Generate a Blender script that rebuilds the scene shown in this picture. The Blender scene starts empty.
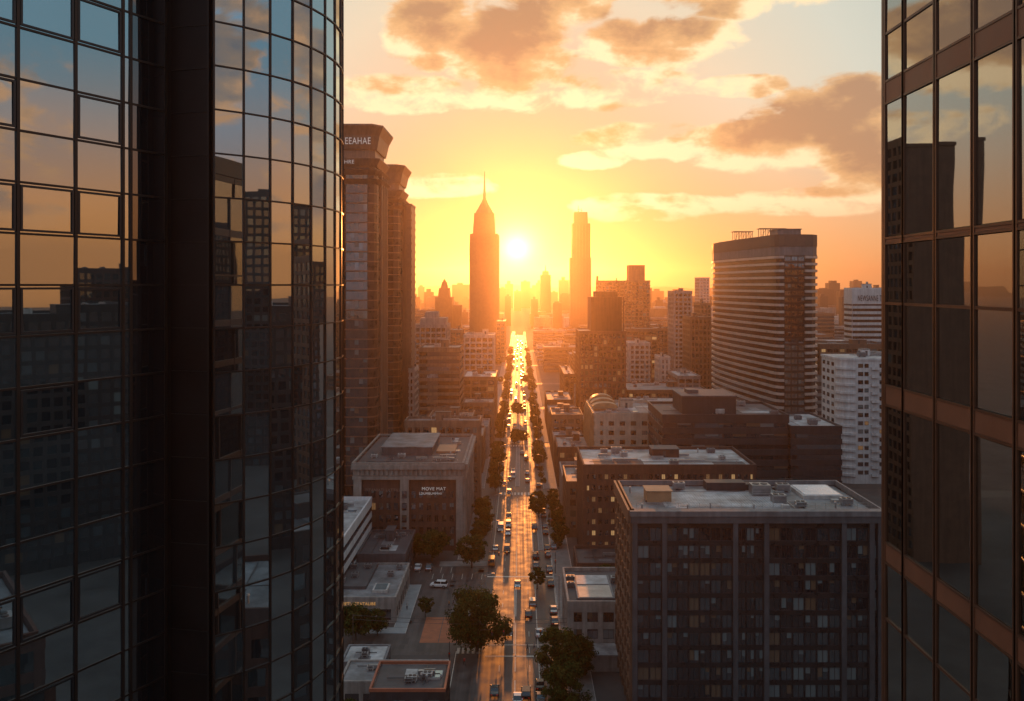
import bpy, bmesh, math, random
from mathutils import Vector, Matrix
R = math.radians
random.seed(7)
S = bpy.context.scene
C = S.collection
# ------------------------------------------------------------------ camera
EYE, F = 80.0, 870.0
cd = bpy.data.cameras.new('camera'); cam = bpy.data.objects.new('camera', cd); C.objects.link(cam)
cam.location = (0, 0, EYE); cam.rotation_euler = (R(90), 0, 0)
cd.sensor_width = 36; cd.lens = 36 * F / 1024
cd.shift_x = (512 - 520) / 1024; cd.shift_y = -(350.5 - 285) / 1024
cd.clip_start = .5; cd.clip_end = 20000
S.camera = cam
S.render.engine = 'CYCLES'
S.cycles.use_denoising = True
S.cycles.max_bounces = 6; S.cycles.diffuse_bounces = 2; S.cycles.glossy_bounces = 3
S.cycles.transmission_bounces = 2; S.cycles.transparent_max_bounces = 6; S.cycles.volume_bounces = 0
S.cycles.sample_clamp_indirect = 4; S.cycles.caustics_reflective = False; S.cycles.caustics_refractive = False
S.view_settings.view_transform = 'Standard'; S.view_settings.look = 'None'
S.view_settings.gamma = 1; S.view_settings.exposure = 0.06
# ------------------------------------------------------------------ sky
SUN_AZ, SUN_EL = R(-0.2), R(3.4)
SKY_K = 1.0
W = bpy.data.worlds.new('World'); S.world = W; W.use_nodes = True
nt = W.node_tree; nt.nodes.clear(); LK = nt.links.new
def mth(op, a, b=None, c=None, clamp=False):
    n = nt.nodes.new('ShaderNodeMath'); n.operation = op; n.use_clamp = clamp
    for i, v in enumerate((a, b, c)):
        if v is None: continue
        if isinstance(v, (int, float)): n.inputs[i].default_value = v
        else: LK(v, n.inputs[i])
    return n.outputs[0]
def mixc(f, a, b, bt='MIX'):
    n = nt.nodes.new('ShaderNodeMix'); n.data_type = 'RGBA'; n.blend_type = bt; n.clamp_result = False; n.clamp_factor = bt == 'MIX'
    for k, v in ((0, f), (6, a), (7, b)):
        if isinstance(v, (int, float)): n.inputs[k].default_value = v
        elif isinstance(v, tuple): n.inputs[k].default_value = (*v, 1)
        else: LK(v, n.inputs[k])
    return n.outputs[2]
def mrange(v, a, b, c=0, d=1, smooth=True):
    n = nt.nodes.new('ShaderNodeMapRange'); n.interpolation_type = 'SMOOTHSTEP' if smooth else 'LINEAR'
    LK(v, n.inputs[0])
    for i, x in enumerate((a, b, c, d)): n.inputs[i + 1].default_value = x
    return n.outputs[0]
def ramp(v, stops, mx):
    n = nt.nodes.new('ShaderNodeValToRGB'); LK(mth('DIVIDE', v, mx), n.inputs[0]); cr = n.color_ramp
    while len(cr.elements) < len(stops): cr.elements.new(.5)
    for e, (p, c) in zip(cr.elements, stops): e.position = p / mx; e.color = (*c, 1)
    return n.outputs[0]
tc = nt.nodes.new('ShaderNodeTexCoord'); D = tc.outputs['Generated']
sx = nt.nodes.new('ShaderNodeSeparateXYZ'); LK(D, sx.inputs[0])
az = mth('MULTIPLY', mth('ARCTAN2', sx.outputs[0], sx.outputs[1]), 57.2958)
el = mth('MULTIPLY', mth('ARCSINE', sx.outputs[2]), 57.2958)
GL = (R(-.2), R(2.35))          # where the disc and its glow stand
sv = Vector((math.sin(GL[0]) * math.cos(GL[1]), math.cos(GL[0]) * math.cos(GL[1]), math.sin(GL[1])))
dp = nt.nodes.new('ShaderNodeVectorMath'); dp.operation = 'DOT_PRODUCT'; LK(D, dp.inputs[0]); dp.inputs[1].default_value = sv
gam = mth('MULTIPLY', mth('ARCCOSINE', mth('MINIMUM', dp.outputs['Value'], .999999)), 57.2958)
base = ramp(gam, [(0, (.50, .31, .17)), (5, (.52, .35, .22)), (10, (.64, .47, .32)), (17, (.76, .66, .48)), (24, (.64, .66, .56)),
                  (36, (.36, .46, .45)), (70, (.20, .32, .37)), (108, (.20, .34, .44)), (135, (.30, .52, .74)), (180, (.34, .60, .88))], 180)
hz = ramp(gam, [(0, (.7, .36, .12)), (14, (.72, .38, .15)), (30, (.80, .38, .16)), (45, (.98, .42, .14)), (80, (.98, .37, .11)), (115, (.60, .29, .15)), (150, (.28, .30, .34)), (180, (.26, .32, .38))], 180)
elr = mth('ADD', el, mth('MULTIPLY', mth('MAXIMUM', mth('SUBTRACT', 60, gam), 0), .05))
sky = mixc(mrange(elr, 2, 15), hz, base)
sky = mixc(mrange(el, 30, 62), sky, (.27, .46, .62))
def cloud(shift):
    mp = nt.nodes.new('ShaderNodeMapping'); LK(D, mp.inputs[0])
    mp.inputs['Scale'].default_value = (1, 1, 1.9); mp.inputs['Location'].default_value = (3.3, 0, shift * 1.9 / 57.3)
    no = nt.nodes.new('ShaderNodeTexNoise'); LK(mp.outputs[0], no.inputs[0])
    no.inputs['Scale'].default_value = 15; no.inputs['Detail'].default_value = 8; no.inputs['Roughness'].default_value = .58; no.inputs['Distortion'].default_value = .35
    e2 = mth('ADD', el, shift)
    m = None
    for a, e, w, h in ((-5.6, 16.4, 3.3, 2.3), (-.6, 15.2, 3.9, 3.9), (3.5, 18.6, 3.0, 2.0), (14.5, 19.2, 7.0, 2.6), (16.2, 8.9, 5.2, 2.0), (20.0, 9.6, 4.2, 3.0), (22.5, 7.6, 4.5, 1.6), (10.5, 9.0, 3.2, .9), (9, 15.5, 5, 1.6), (-28, 14, 7, 2.6), (-25.5, 9.5, 3, 1.0), (-34, 19, 6, 2.2),
                       (22.5, 6.3, 3.4, 1.5), (8.0, 5.0, 4.2, .9), (5, 8.2, 2.2, .6), (-7, 12.2, 6, 1.1), (6.5, 12.6, 5, 1.2), (-5.5, 6.5, 4, .8), (9, 9.3, 4.6, 1.1), (19, 5.2, 6, .9), (14, 12.5, 3, .7)):
        q = mth('ADD', mth('POWER', mth('ABSOLUTE', mth('DIVIDE', mth('SUBTRACT', az, a), w)), 2), mth('POWER', mth('ABSOLUTE', mth('DIVIDE', mth('SUBTRACT', e2, e), h)), 2))
        q = mth('SUBTRACT', 1, q)
        if h < 1.3: q = mth('MINIMUM', mth('MULTIPLY', q, .8), .12)
        m = q if m is None else mth('MAXIMUM', m, q)
    m = mth('MAXIMUM', m, -1.0)
    # elsewhere in the sky (round the sides and behind): scattered bands of cloud
    mp2 = nt.nodes.new('ShaderNodeMapping'); LK(D, mp2.inputs[0]); mp2.inputs['Scale'].default_value = (1, 1, 3.2); mp2.inputs['Location'].default_value = (1, 5, shift * 3.2 / 57.3)
    n2 = nt.nodes.new('ShaderNodeTexNoise'); LK(mp2.outputs[0], n2.inputs[0]); n2.inputs['Scale'].default_value = 3.1; n2.inputs['Detail'].default_value = 3
    side = mth('MULTIPLY', mth('SUBTRACT', mth('MULTIPLY', mth('SUBTRACT', n2.outputs[0], .53), 7), 0), mrange(mth('ABSOLUTE', az), 30, 42))
    side = mth('SUBTRACT', side, mth('MULTIPLY', mth('SUBTRACT', 1, mrange(mth('ABSOLUTE', az), 24, 38)), 1.2))
    m = mth('MAXIMUM', m, side)
    return mth('ADD', mth('MULTIPLY', m, 1.05), mth('MULTIPLY', mth('SUBTRACT', no.outputs[0], .5), 2.9))
d0 = cloud(0); d1 = cloud(-1.25)
dens = mrange(d0, -.32, .22)
dn = nt.nodes.new('ShaderNodeTexNoise'); mp3 = nt.nodes.new('ShaderNodeMapping'); LK(D, mp3.inputs[0]); mp3.inputs['Scale'].default_value = (1, 1, 1.7); LK(mp3.outputs[0], dn.inputs[0])
dn.inputs['Scale'].default_value = 26; dn.inputs['Detail'].default_value = 7; dn.inputs['Roughness'].default_value = .55
puff = mth('MULTIPLY', mth('SUBTRACT', dn.outputs[0], .5), 1.3)
thick = mth('ADD', mth('ADD', mth('MULTIPLY', d0, .35), mth('MULTIPLY', d1, .65)), puff)
near = mrange(gam, 14, 60)
lit = mixc(near, (1.15, .92, .55), (.85, .42, .20))
midc = mixc(near, (.80, .46, .20), (.42, .27, .19))
drk = mixc(near, (.47, .26, .135), (.19, .19, .21))
ccol = mixc(mrange(thick, .22, .95), mixc(mrange(thick, -.25, .35), lit, midc), drk)
dens = mth('MULTIPLY', dens, mrange(el, 2.5, 5.5))
g1 = mth('EXPONENT', mth('MULTIPLY', gam, -1 / .62)); g2 = mth('EXPONENT', mth('MULTIPLY', gam, -1 / 3.4))
glow = mixc(1.0, mixc(g1, (0, 0, 0), (7.0, 5.2, 2.4)), mixc(g2, (0, 0, 0), (.34, .20, .04)), 'ADD')
sky = mixc(1.0, sky, glow, 'ADD')
ns = nt.nodes.new('ShaderNodeTexSky'); ns.sky_type = 'NISHITA'; ns.sun_disc = False; ns.sun_elevation = SUN_EL; ns.sun_rotation = SUN_AZ
bg_sky = mixc(1.0, sky, mixc(1.0, ns.outputs[0], (.007, .007, .007), 'MULTIPLY'), 'ADD')
sky = mixc(mth('MULTIPLY', dens, .93), bg_sky, ccol)
sky = mixc(mrange(el, -3, 0), (.30, .15, .07), sky)
sky = mixc(1.0, sky, (SKY_K * 10, SKY_K * 10, SKY_K * 10), 'MULTIPLY')
bg = nt.nodes.new('ShaderNodeBackground'); LK(sky, bg.inputs[0]); bg.inputs[1].default_value = .1
wo = nt.nodes.new('ShaderNodeOutputWorld'); LK(bg.outputs[0], wo.inputs[0])
# ------------------------------------------------------------------ sun
sl = bpy.data.lights.new('sun', 'SUN'); sl.energy = 3.8; sl.angle = R(.6); sl.color = (1, .31, .065)
so = bpy.data.objects.new('sun', sl); C.objects.link(so)
sdir = Vector((math.sin(SUN_AZ) * math.cos(SUN_EL), math.cos(SUN_AZ) * math.cos(SUN_EL), math.sin(SUN_EL)))
so.rotation_euler = sdir.to_track_quat('Z', 'Y').to_euler(); so.location = (0, 0, 300)
HAZE = 0.00017
# ------------------------------------------------------------------ materials
MATS = {}
def mat(name, col, rough=.7, metal=0, var=.25, scale=.35, emit=None, es=0, streak=0, spec=.5, bump=0):
    if name in MATS: return MATS[name]
    m = bpy.data.materials.new(name); m.use_nodes = True; t = m.node_tree; b = t.nodes['Principled BSDF']
    b.inputs['Base Color'].default_value = (*col, 1); b.inputs['Roughness'].default_value = rough
    b.inputs['Metallic'].default_value = metal; b.inputs['Specular IOR Level'].default_value = spec
    if emit: b.inputs['Emission Color'].default_value = (*emit, 1); b.inputs['Emission Strength'].default_value = es
    if var:
        g = t.nodes.new('ShaderNodeNewGeometry'); n = t.nodes.new('ShaderNodeTexNoise'); t.links.new(g.outputs['Position'], n.inputs[0])
        n.inputs['Scale'].default_value = scale; n.inputs['Detail'].default_value = 6; n.inputs['Roughness'].default_value = .65
        mr = t.nodes.new('ShaderNodeMapRange'); t.links.new(n.outputs[0], mr.inputs[0]); mr.inputs[1].default_value = .3; mr.inputs[2].default_value = .7
        mr.inputs[3].default_value = 1 - var; mr.inputs[4].default_value = 1 + var
        f = mr.outputs[0]
        if streak:
            mp = t.nodes.new('ShaderNodeMapping'); t.links.new(g.outputs['Position'], mp.inputs[0]); mp.inputs['Scale'].default_value = (1.1, 1.1, .07)
            n2 = t.nodes.new('ShaderNodeTexNoise'); t.links.new(mp.outputs[0], n2.inputs[0]); n2.inputs['Scale'].default_value = 1; n2.inputs['Detail'].default_value = 3
            m2 = t.nodes.new('ShaderNodeMapRange'); t.links.new(n2.outputs[0], m2.inputs[0]); m2.inputs[1].default_value = .35; m2.inputs[2].default_value = .65
            m2.inputs[3].default_value = 1 - streak; m2.inputs[4].default_value = 1 + streak * .5
            mm = t.nodes.new('ShaderNodeMath'); mm.operation = 'MULTIPLY'; t.links.new(f, mm.inputs[0]); t.links.new(m2.outputs[0], mm.inputs[1]); f = mm.outputs[0]
        vm = t.nodes.new('ShaderNodeVectorMath'); vm.operation = 'SCALE'; vm.inputs[0].default_value = col; t.links.new(f, vm.inputs['Scale'])
        t.links.new(vm.outputs[0], b.inputs['Base Color'])
        rr = t.nodes.new('ShaderNodeMapRange'); t.links.new(n.outputs[0], rr.inputs[0]); rr.inputs[1].default_value = .3; rr.inputs[2].default_value = .7
        rr.inputs[3].default_value = max(0, rough - .08); rr.inputs[4].default_value = min(1, rough + .08); t.links.new(rr.outputs[0], b.inputs['Roughness'])
        if bump:
            bm_ = t.nodes.new('ShaderNodeBump'); bm_.inputs['Strength'].default_value = bump; bm_.inputs['Distance'].default_value = .05
            t.links.new(n.outputs[0], bm_.inputs['Height']); t.links.new(bm_.outputs[0], b.inputs['Normal'])
    MATS[name] = m; return m
def mirror_glass(name, tint, refl, back, wav=.0012, scale=.5, rough=.012, see=0.0):
    """coated glazing: mirror coat over a dark pane, slightly wavy; SEE lets some of the room behind through"""
    m = bpy.data.materials.new(name); m.use_nodes = True; t = m.node_tree; t.nodes.clear(); L = t.links.new
    g = t.nodes.new('ShaderNodeNewGeometry')
    n = t.nodes.new('ShaderNodeTexNoise'); L(g.outputs['Position'], n.inputs[0]); n.inputs['Scale'].default_value = scale; n.inputs['Detail'].default_value = 1
    b = t.nodes.new('ShaderNodeBump'); b.inputs['Strength'].default_value = 1; b.inputs['Distance'].default_value = wav; L(n.outputs[0], b.inputs['Height'])
    gl = t.nodes.new('ShaderNodeBsdfGlossy'); gl.inputs['Color'].default_value = (*tint, 1); gl.inputs['Roughness'].default_value = rough; L(b.outputs[0], gl.inputs['Normal'])
    lw = t.nodes.new('ShaderNodeFresnel'); lw.inputs[0].default_value = 1.6; L(b.outputs[0], lw.inputs['Normal'])
    mr = t.nodes.new('ShaderNodeMapRange'); L(lw.outputs[0], mr.inputs[0]); mr.inputs[1].default_value = .05; mr.inputs[3].default_value = refl
    df = t.nodes.new('ShaderNodeBsdfDiffuse'); df.inputs[0].default_value = (*back, 1)
    under = df.outputs[0]
    if see:
        tr = t.nodes.new('ShaderNodeBsdfTransparent'); tr.inputs[0].default_value = (.55, .68, .72, 1)
        mx = t.nodes.new('ShaderNodeMixShader'); mx.inputs[0].default_value = see; L(df.outputs[0], mx.inputs[1]); L(tr.outputs[0], mx.inputs[2]); under = mx.outputs[0]
    ms = t.nodes.new('ShaderNodeMixShader'); L(mr.outputs[0], ms.inputs[0]); L(under, ms.inputs[1]); L(gl.outputs[0], ms.inputs[2])
    o = t.nodes.new('ShaderNodeOutputMaterial'); L(ms.outputs[0], o.inputs[0]); MATS[name] = m; return m
G_L = mirror_glass('tower_glass', (.70, .81, .86), .70, (.042, .062, .074), see=.45)  # back colour raised to a diffuse bluish haze, lifting the dark reflections
G_LS = mirror_glass('tower_spandrel_glass', (.70, .81, .86), .62, (.052, .074, .086))
G_LD = mirror_glass('tower_dark_glass', (.5, .5, .52), .34, (.02, .02, .022))
G_R = mirror_glass('bronze_tower_glass', (.80, .80, .77), .48, (.006, .007, .009), wav=.002, see=.7)
G1 = mirror_glass('window_glass', (.85, .9, .95), .22, (.012, .016, .022), wav=.01)
G2 = mirror_glass('window_glass_bluish', (.7, .85, .95), .32, (.03, .045, .055), wav=.01)
G3 = mirror_glass('window_blind_pale', (.85, .9, .95), .12, (.15, .195, .205), wav=.01)
G4 = mirror_glass('window_blind_tan', (.85, .9, .95), .12, (.15, .105, .07), wav=.01)
G5 = mirror_glass('window_glass_gold', (1, .8, .55), .45, (.05, .03, .02), wav=.01)
LIT = mat('lit_window', (.3, .2, .1), .3, var=.3, scale=2, emit=(1, .58, .24), es=.30)
LIT2 = mat('lit_window_dim', (.2, .15, .1), .3, var=.3, scale=2, emit=(1, .5, .18), es=.10)
LIT3 = mat('lit_window_cool', (.2, .2, .2), .3, var=.3, scale=2, emit=(.6, .85, .9), es=.13)
FRM = mat('window_frame_metal', (.05, .05, .055), .45, .5, var=.1)
BRZ = mat('bronze_metal', (.17, .082, .048), .42, .35, var=.15, scale=1.2)
BRZ2 = mat('bronze_panel', (.30, .135, .078), .5, .3, var=.18, scale=.9)
MUL = mat('dark_mullion', (.045, .034, .03), .38, .5, var=.15)
MUL2 = mat('slate_mullion', (.05, .05, .055), .35, .6, var=.15)
PIER = mat('black_pier_cladding', (.028, .02, .018), .35, .5, var=.2)
CON = mat('concrete', (.30, .28, .26), .8, streak=.25)
CONL = mat('pale_concrete', (.46, .45, .43), .8, streak=.2)
CONB = mat('brown_concrete', (.17, .12, .09), .8, streak=.25)
WHT = mat('white_render', (.62, .63, .64), .7, streak=.15, var=.12)
CRM = mat('cream_stone', (.42, .36, .29), .8, streak=.15)
BRK = mat('dark_red_brick', (.085, .042, .032), .85, var=.3, streak=.2)
BRN = mat('brown_cladding', (.20, .115, .075), .55, .1, var=.2, streak=.15)
RST = mat('rust_cladding', (.26, .13, .075), .5, .15, var=.15, streak=.15)
DRK = mat('dark_cladding', (.032, .033, .038), .5, .1, var=.3, streak=.2)
SLA = mat('slate_cladding', (.085, .09, .10), .55, .1, var=.25, streak=.2)
GRY = mat('grey_cladding', (.17, .175, .185), .6, .1, var=.2, streak=.2)
ROOF = mat('roof_membrane', (.17, .18, .19), .55, var=.7, scale=.22, bump=.3)
ROOFD = mat('roof_bitumen', (.065, .065, .07), .6, var=.5, scale=.25, bump=.3)
ROOFL = mat('roof_light_membrane', (.36, .38, .39), .5, var=.6, scale=.25, bump=.3)
MTL = mat('galvanised_metal', (.38, .39, .4), .38, .8, var=.2, scale=1)
MTD = mat('dark_metal', (.07, .07, .075), .45, .5, var=.2, scale=1)
RED = mat('copper_red_edge', (.34, .11, .06), .6, var=.2, scale=1)
PAINT = mat('road_paint', (.62, .58, .50), .6, var=.35, scale=1.3)
def leaf_mat(name, col):
    m = bpy.data.materials.new(name); m.use_nodes = True; t = m.node_tree; t.nodes.clear(); L = t.links.new
    g = t.nodes.new('ShaderNodeNewGeometry'); n = t.nodes.new('ShaderNodeTexNoise'); L(g.outputs['Position'], n.inputs[0]); n.inputs['Scale'].default_value = 1.3
    mr = t.nodes.new('ShaderNodeMapRange'); L(n.outputs[0], mr.inputs[0]); mr.inputs[1].default_value = .3; mr.inputs[2].default_value = .7; mr.inputs[3].default_value = .6; mr.inputs[4].default_value = 1.5
    vm = t.nodes.new('ShaderNodeVectorMath'); vm.operation = 'SCALE'; vm.inputs[0].default_value = col; L(mr.outputs[0], vm.inputs['Scale'])
    d = t.nodes.new('ShaderNodeBsdfDiffuse'); L(vm.outputs[0], d.inputs[0]); r = t.nodes.new('ShaderNodeBsdfTranslucent'); L(vm.outputs[0], r.inputs[0])
    x = t.nodes.new('ShaderNodeMixShader'); x.inputs[0].default_value = .45; L(d.outputs[0], x.inputs[1]); L(r.outputs[0], x.inputs[2]); o = t.nodes.new('ShaderNodeOutputMaterial'); L(x.outputs[0], o.inputs[0]); return m
FOL = [leaf_mat('foliage_a', (.05, .075, .022)), leaf_mat('foliage_b', (.08, .09, .028)), leaf_mat('foliage_c', (.03, .05, .018))] or [mat('foliage_a', (.045, .065, .022), .6, var=.4, scale=.8), mat('foliage_b', (.065, .075, .025), .6, var=.4, scale=.8), mat('foliage_c', (.028, .045, .018), .6, var=.4, scale=.8)]
BARK = mat('bark', (.07, .05, .035), .9, var=.3, scale=3)
PAVE = mat('pavement_slabs', (.20, .19, .18), .7, var=.3, scale=.5)
PAVL = mat('pale_paving', (.26, .29, .30), .7, var=.2, scale=.4)
def road_mat():
    m = bpy.data.materials.new('asphalt'); m.use_nodes = True; t = m.node_tree; b = t.nodes['Principled BSDF']; L = t.links.new
    g = t.nodes.new('ShaderNodeNewGeometry'); mp = t.nodes.new('ShaderNodeMapping'); L(g.outputs['Position'], mp.inputs[0]); mp.inputs['Scale'].default_value = (1.5, .012, 1)
    n = t.nodes.new('ShaderNodeTexNoise'); L(mp.outputs[0], n.inputs[0]); n.inputs['Scale'].default_value = 1; n.inputs['Detail'].default_value = 4
    n2 = t.nodes.new('ShaderNodeTexNoise'); L(g.outputs['Position'], n2.inputs[0]); n2.inputs['Scale'].default_value = .35; n2.inputs['Detail'].default_value = 8
    a = t.nodes.new('ShaderNodeMath'); a.operation = 'ADD'; L(n.outputs[0], a.inputs[0]); L(n2.outputs[0], a.inputs[1])
    mr = t.nodes.new('ShaderNodeMapRange'); L(a.outputs[0], mr.inputs[0]); mr.inputs[1].default_value = .7; mr.inputs[2].default_value = 1.3; mr.inputs[3].default_value = .45; mr.inputs[4].default_value = 1.7
    vm = t.nodes.new('ShaderNodeVectorMath'); vm.operation = 'SCALE'; vm.inputs[0].default_value = (.072, .064, .060); L(mr.outputs[0], vm.inputs['Scale']); L(vm.outputs[0], b.inputs['Base Color'])
    rr = t.nodes.new('ShaderNodeMapRange'); L(a.outputs[0], rr.inputs[0]); rr.inputs[1].default_value = .7; rr.inputs[2].default_value = 1.3; rr.inputs[3].default_value = .40; rr.inputs[4].default_value = .66
    L(rr.outputs[0], b.inputs['Roughness']); b.inputs['Specular IOR Level'].default_value = .32; MATS['asphalt'] = m; return m
ASPH = road_mat()
GND = mat('city_ground', (.075, .07, .066), .8, var=.5, scale=.05)
REDC = mat('red_brick_paving', (.36, .125, .06), .75, var=.25, scale=.6)
# ------------------------------------------------------------------ mesh helpers
class MB:
    def __init__(s): s.v = []; s.f = []; s.m = []
    def add(s, vs, fs, mi=0):
        o = len(s.v); s.v += [tuple(p) for p in vs]; s.f += [tuple(o + i for i in q) for q in fs]; s.m += [mi] * len(fs); return s
    def box(s, x0, x1, y0, y1, z0, z1, mi=0):
        return s.add([(x0, y0, z0), (x1, y0, z0), (x1, y1, z0), (x0, y1, z0), (x0, y0, z1), (x1, y0, z1), (x1, y1, z1), (x0, y1, z1)],
                     [(0, 3, 2, 1), (4, 5, 6, 7), (0, 1, 5, 4), (1, 2, 6, 5), (2, 3, 7, 6), (3, 0, 4, 7)], mi)
    def fbox(s, P, d, n, u0, u1, z0, z1, w0, w1, mi=0):
        q = lambda u, w, z: (P[0] + d[0] * u + n[0] * w, P[1] + d[1] * u + n[1] * w, z)
        return s.add([q(u0, w1, z0), q(u1, w1, z0), q(u1, w0, z0), q(u0, w0, z0), q(u0, w1, z1), q(u1, w1, z1), q(u1, w0, z1), q(u0, w0, z1)],
                     [(0, 3, 2, 1), (4, 5, 6, 7), (0, 1, 5, 4), (1, 2, 6, 5), (2, 3, 7, 6), (3, 0, 4, 7)], mi)
    def prism(s, poly, z0, z1, mi=0, top=None):
        n = len(poly); t = top or poly
        return s.add([(x, y, z0) for x, y in poly] + [(x, y, z1) for x, y in t],
                     [tuple(range(n - 1, -1, -1)), tuple(range(n, 2 * n))] + [(i, (i + 1) % n, n + (i + 1) % n, n + i) for i in range(n)], mi)
    def cyl(s, x, y, z0, z1, r, r2=None, n=10, mi=0):
        r2 = r if r2 is None else r2
        c = [(math.cos(2 * math.pi * i / n), math.sin(2 * math.pi * i / n)) for i in range(n)]
        return s.prism([(x + a * r, y + b * r) for a, b in c], z0, z1, mi, [(x + a * r2, y + b * r2) for a, b in c])
    def tube(s, a, b, r, r2=None, n=6, mi=0):
        a, b = Vector(a), Vector(b); r2 = r if r2 is None else r2; q = (b - a).to_track_quat('Z', 'Y')
        vs = []
        for p, rr in ((a, r), (b, r2)):
            for i in range(n): vs.append(p + q @ Vector((rr * math.cos(6.2832 * i / n), rr * math.sin(6.2832 * i / n), 0)))
        return s.add(vs, [tuple(range(n - 1, -1, -1)), tuple(range(n, 2 * n))] + [(i, (i + 1) % n, n + (i + 1) % n, n + i) for i in range(n)], mi)
def wloc(o):
    v = Vector((0, 0, 0))
    while o: v += o.location; o = o.parent
    return v
def obj(name, mb, mats, parent=None, smooth=False):
    me = bpy.data.meshes.new(name); off = wloc(parent) if parent else Vector((0, 0, 0))
    me.from_pydata([(a - off.x, b - off.y, c - off.z) for a, b, c in mb.v], [], mb.f)
    mats = mats if isinstance(mats, (list, tuple)) else [mats]
    for m in mats: me.materials.append(m)
    me.polygons.foreach_set('material_index', mb.m)
    if smooth: me.polygons.foreach_set('use_smooth', [True] * len(mb.f))
    me.update(); o = bpy.data.objects.new(name, me); C.objects.link(o)
    if parent: o.parent = parent
    return o
def thing(name, label, cat, loc=(0, 0, 0), group=None, rz=0):
    o = bpy.data.objects.new(name, None); C.objects.link(o); o.location = loc; o.rotation_euler = (0, 0, rz); o.empty_display_size = .5
    o['label'] = label; o['category'] = cat
    if group: o['group'] = group
    return o
def tag(o, label, cat, group=None):
    o['label'] = label; o['category'] = cat
    if group: o['group'] = group
    return o
def struct(name, mb, m, kind='structure', label=None):
    o = obj(name, mb, m); o['kind'] = kind
    if label: o['label'] = label
    return o
def dup(root, loc, rz=None, label=None, group=None, paint=None):
    r = root.copy(); C.objects.link(r); r.location = loc
    if rz is not None: r.rotation_euler = (0, 0, rz)
    if label: r['label'] = label
    if group: r['group'] = group
    def put(c):
        if paint and c.type == 'MESH' and c.material_slots and c.material_slots[0].material == PROTO_PAINT:
            c.material_slots[0].link = 'OBJECT'; c.material_slots[0].material = paint
    if r.type == 'MESH': put(r)
    for ch in list(root.children):
        c = ch.copy(); C.objects.link(c); c.parent = r; put(c)
        for g in list(ch.children):
            e = g.copy(); C.objects.link(e); e.parent = c
    return r
def text(name, body, size, m, loc, rot, parent=None, depth=.05, sx=1):
    cu = bpy.data.curves.new(name, 'FONT'); cu.body = body; cu.size = size; cu.extrude = depth; cu.align_x = 'LEFT'; cu.space_character = 1.1
    t = bpy.data.objects.new(name, cu); C.objects.link(t); bpy.context.view_layer.update()
    me = bpy.data.meshes.new_from_object(t.evaluated_get(bpy.context.evaluated_depsgraph_get())); bpy.data.objects.remove(t)
    M = Matrix.Translation(Vector(loc) - (wloc(parent) if parent else Vector())) @ rot @ Matrix.Diagonal((sx, 1, 1, 1)); me.transform(M)
    me.materials.clear(); me.materials.append(m); o = bpy.data.objects.new(name, me); C.objects.link(o)
    if parent: o.parent = parent
    return o
ROT_S = Matrix.Rotation(R(90), 4, 'X')          # letters on a wall that faces the camera
FACE = lambda x0, x1, y0, y1: {'S': ((x0, y0), (1, 0), (0, -1), x1 - x0), 'W': ((x0, y1), (0, -1), (-1, 0), y1 - y0),
                               'E': ((x1, y0), (0, 1), (1, 0), y1 - y0), 'N': ((x1, y1), (-1, 0), (0, 1), x1 - x0)}
# ------------------------------------------------------------------ windows, one object each
def win_mesh(mb, w):
    P, d, n, u0, u1, z0, z1, gi, nx, nz = w
    t = min(.07, (u1 - u0) * .05)
    mb.fbox(P, d, n, u0, u1, z0, z1, .005, .05, gi)
    if gi < 2 and nx > 0 and P[1] < 420:
        for i in range(nx):      # blinds drawn to different heights
            if random.random() < .3:
                ua, ub = u0 + (u1 - u0) * i / nx + t, u0 + (u1 - u0) * (i + 1) / nx - t; q = random.uniform(.15, .8); mb.fbox(P, d, n, ua, ub, z0 + (z1 - z0) * q, z1 - t, .05, .06, random.choice((2, 2, 3, 1)))
    if nx >= 0:
        for i in range(nx + 1):
            u = u0 + (u1 - u0) * i / nx if nx else u0; a = max(u0, min(u - t / 2, u1 - t)); mb.fbox(P, d, n, a, a + t, z0, z1, .062, .12, 6)
        for i in range(nz + 1):
            z = z0 + (z1 - z0) * i / nz; a = max(z0, min(z - t / 2, z1 - t)); mb.fbox(P, d, n, u0, u1, a, a + t, .064, .11, 6)
def win_size(w):
    P, d, n, u0, u1, z0, z1 = w[:7]; c = Vector((P[0] + d[0] * (u0 + u1) / 2, P[1] + d[1] * (u0 + u1) / 2, (z0 + z1) / 2 - EYE)); v = -c.normalized()
    k = v.x * n[0] + v.y * n[1]
    if c.y < 3 or k <= 0: return 0
    px, py = 520 + F * c.x / c.y, 285 - F * c.z / c.y
    if not (-30 < px < 1054 and -30 < py < 731): return 0
    return (u1 - u0) * (z1 - z0) * k / c.length_squared
def windows(th, ws, glass=None, most=100, name='window'):
    gm = glass or [G1, G2, G3, G4, LIT, LIT2, FRM]
    ws = sorted(ws, key=win_size, reverse=True)
    for w in ws[:most]:
        mb = MB(); win_mesh(mb, w); obj(name, mb, gm, th)
    if len(ws) > most:
        mb = MB()
        for w in ws[most:]: win_mesh(mb, w)
        obj(name, mb, gm, th)['kind'] = 'stuff'
def pick(mix): return random.choices(range(len(mix)), mix)[0]
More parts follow.
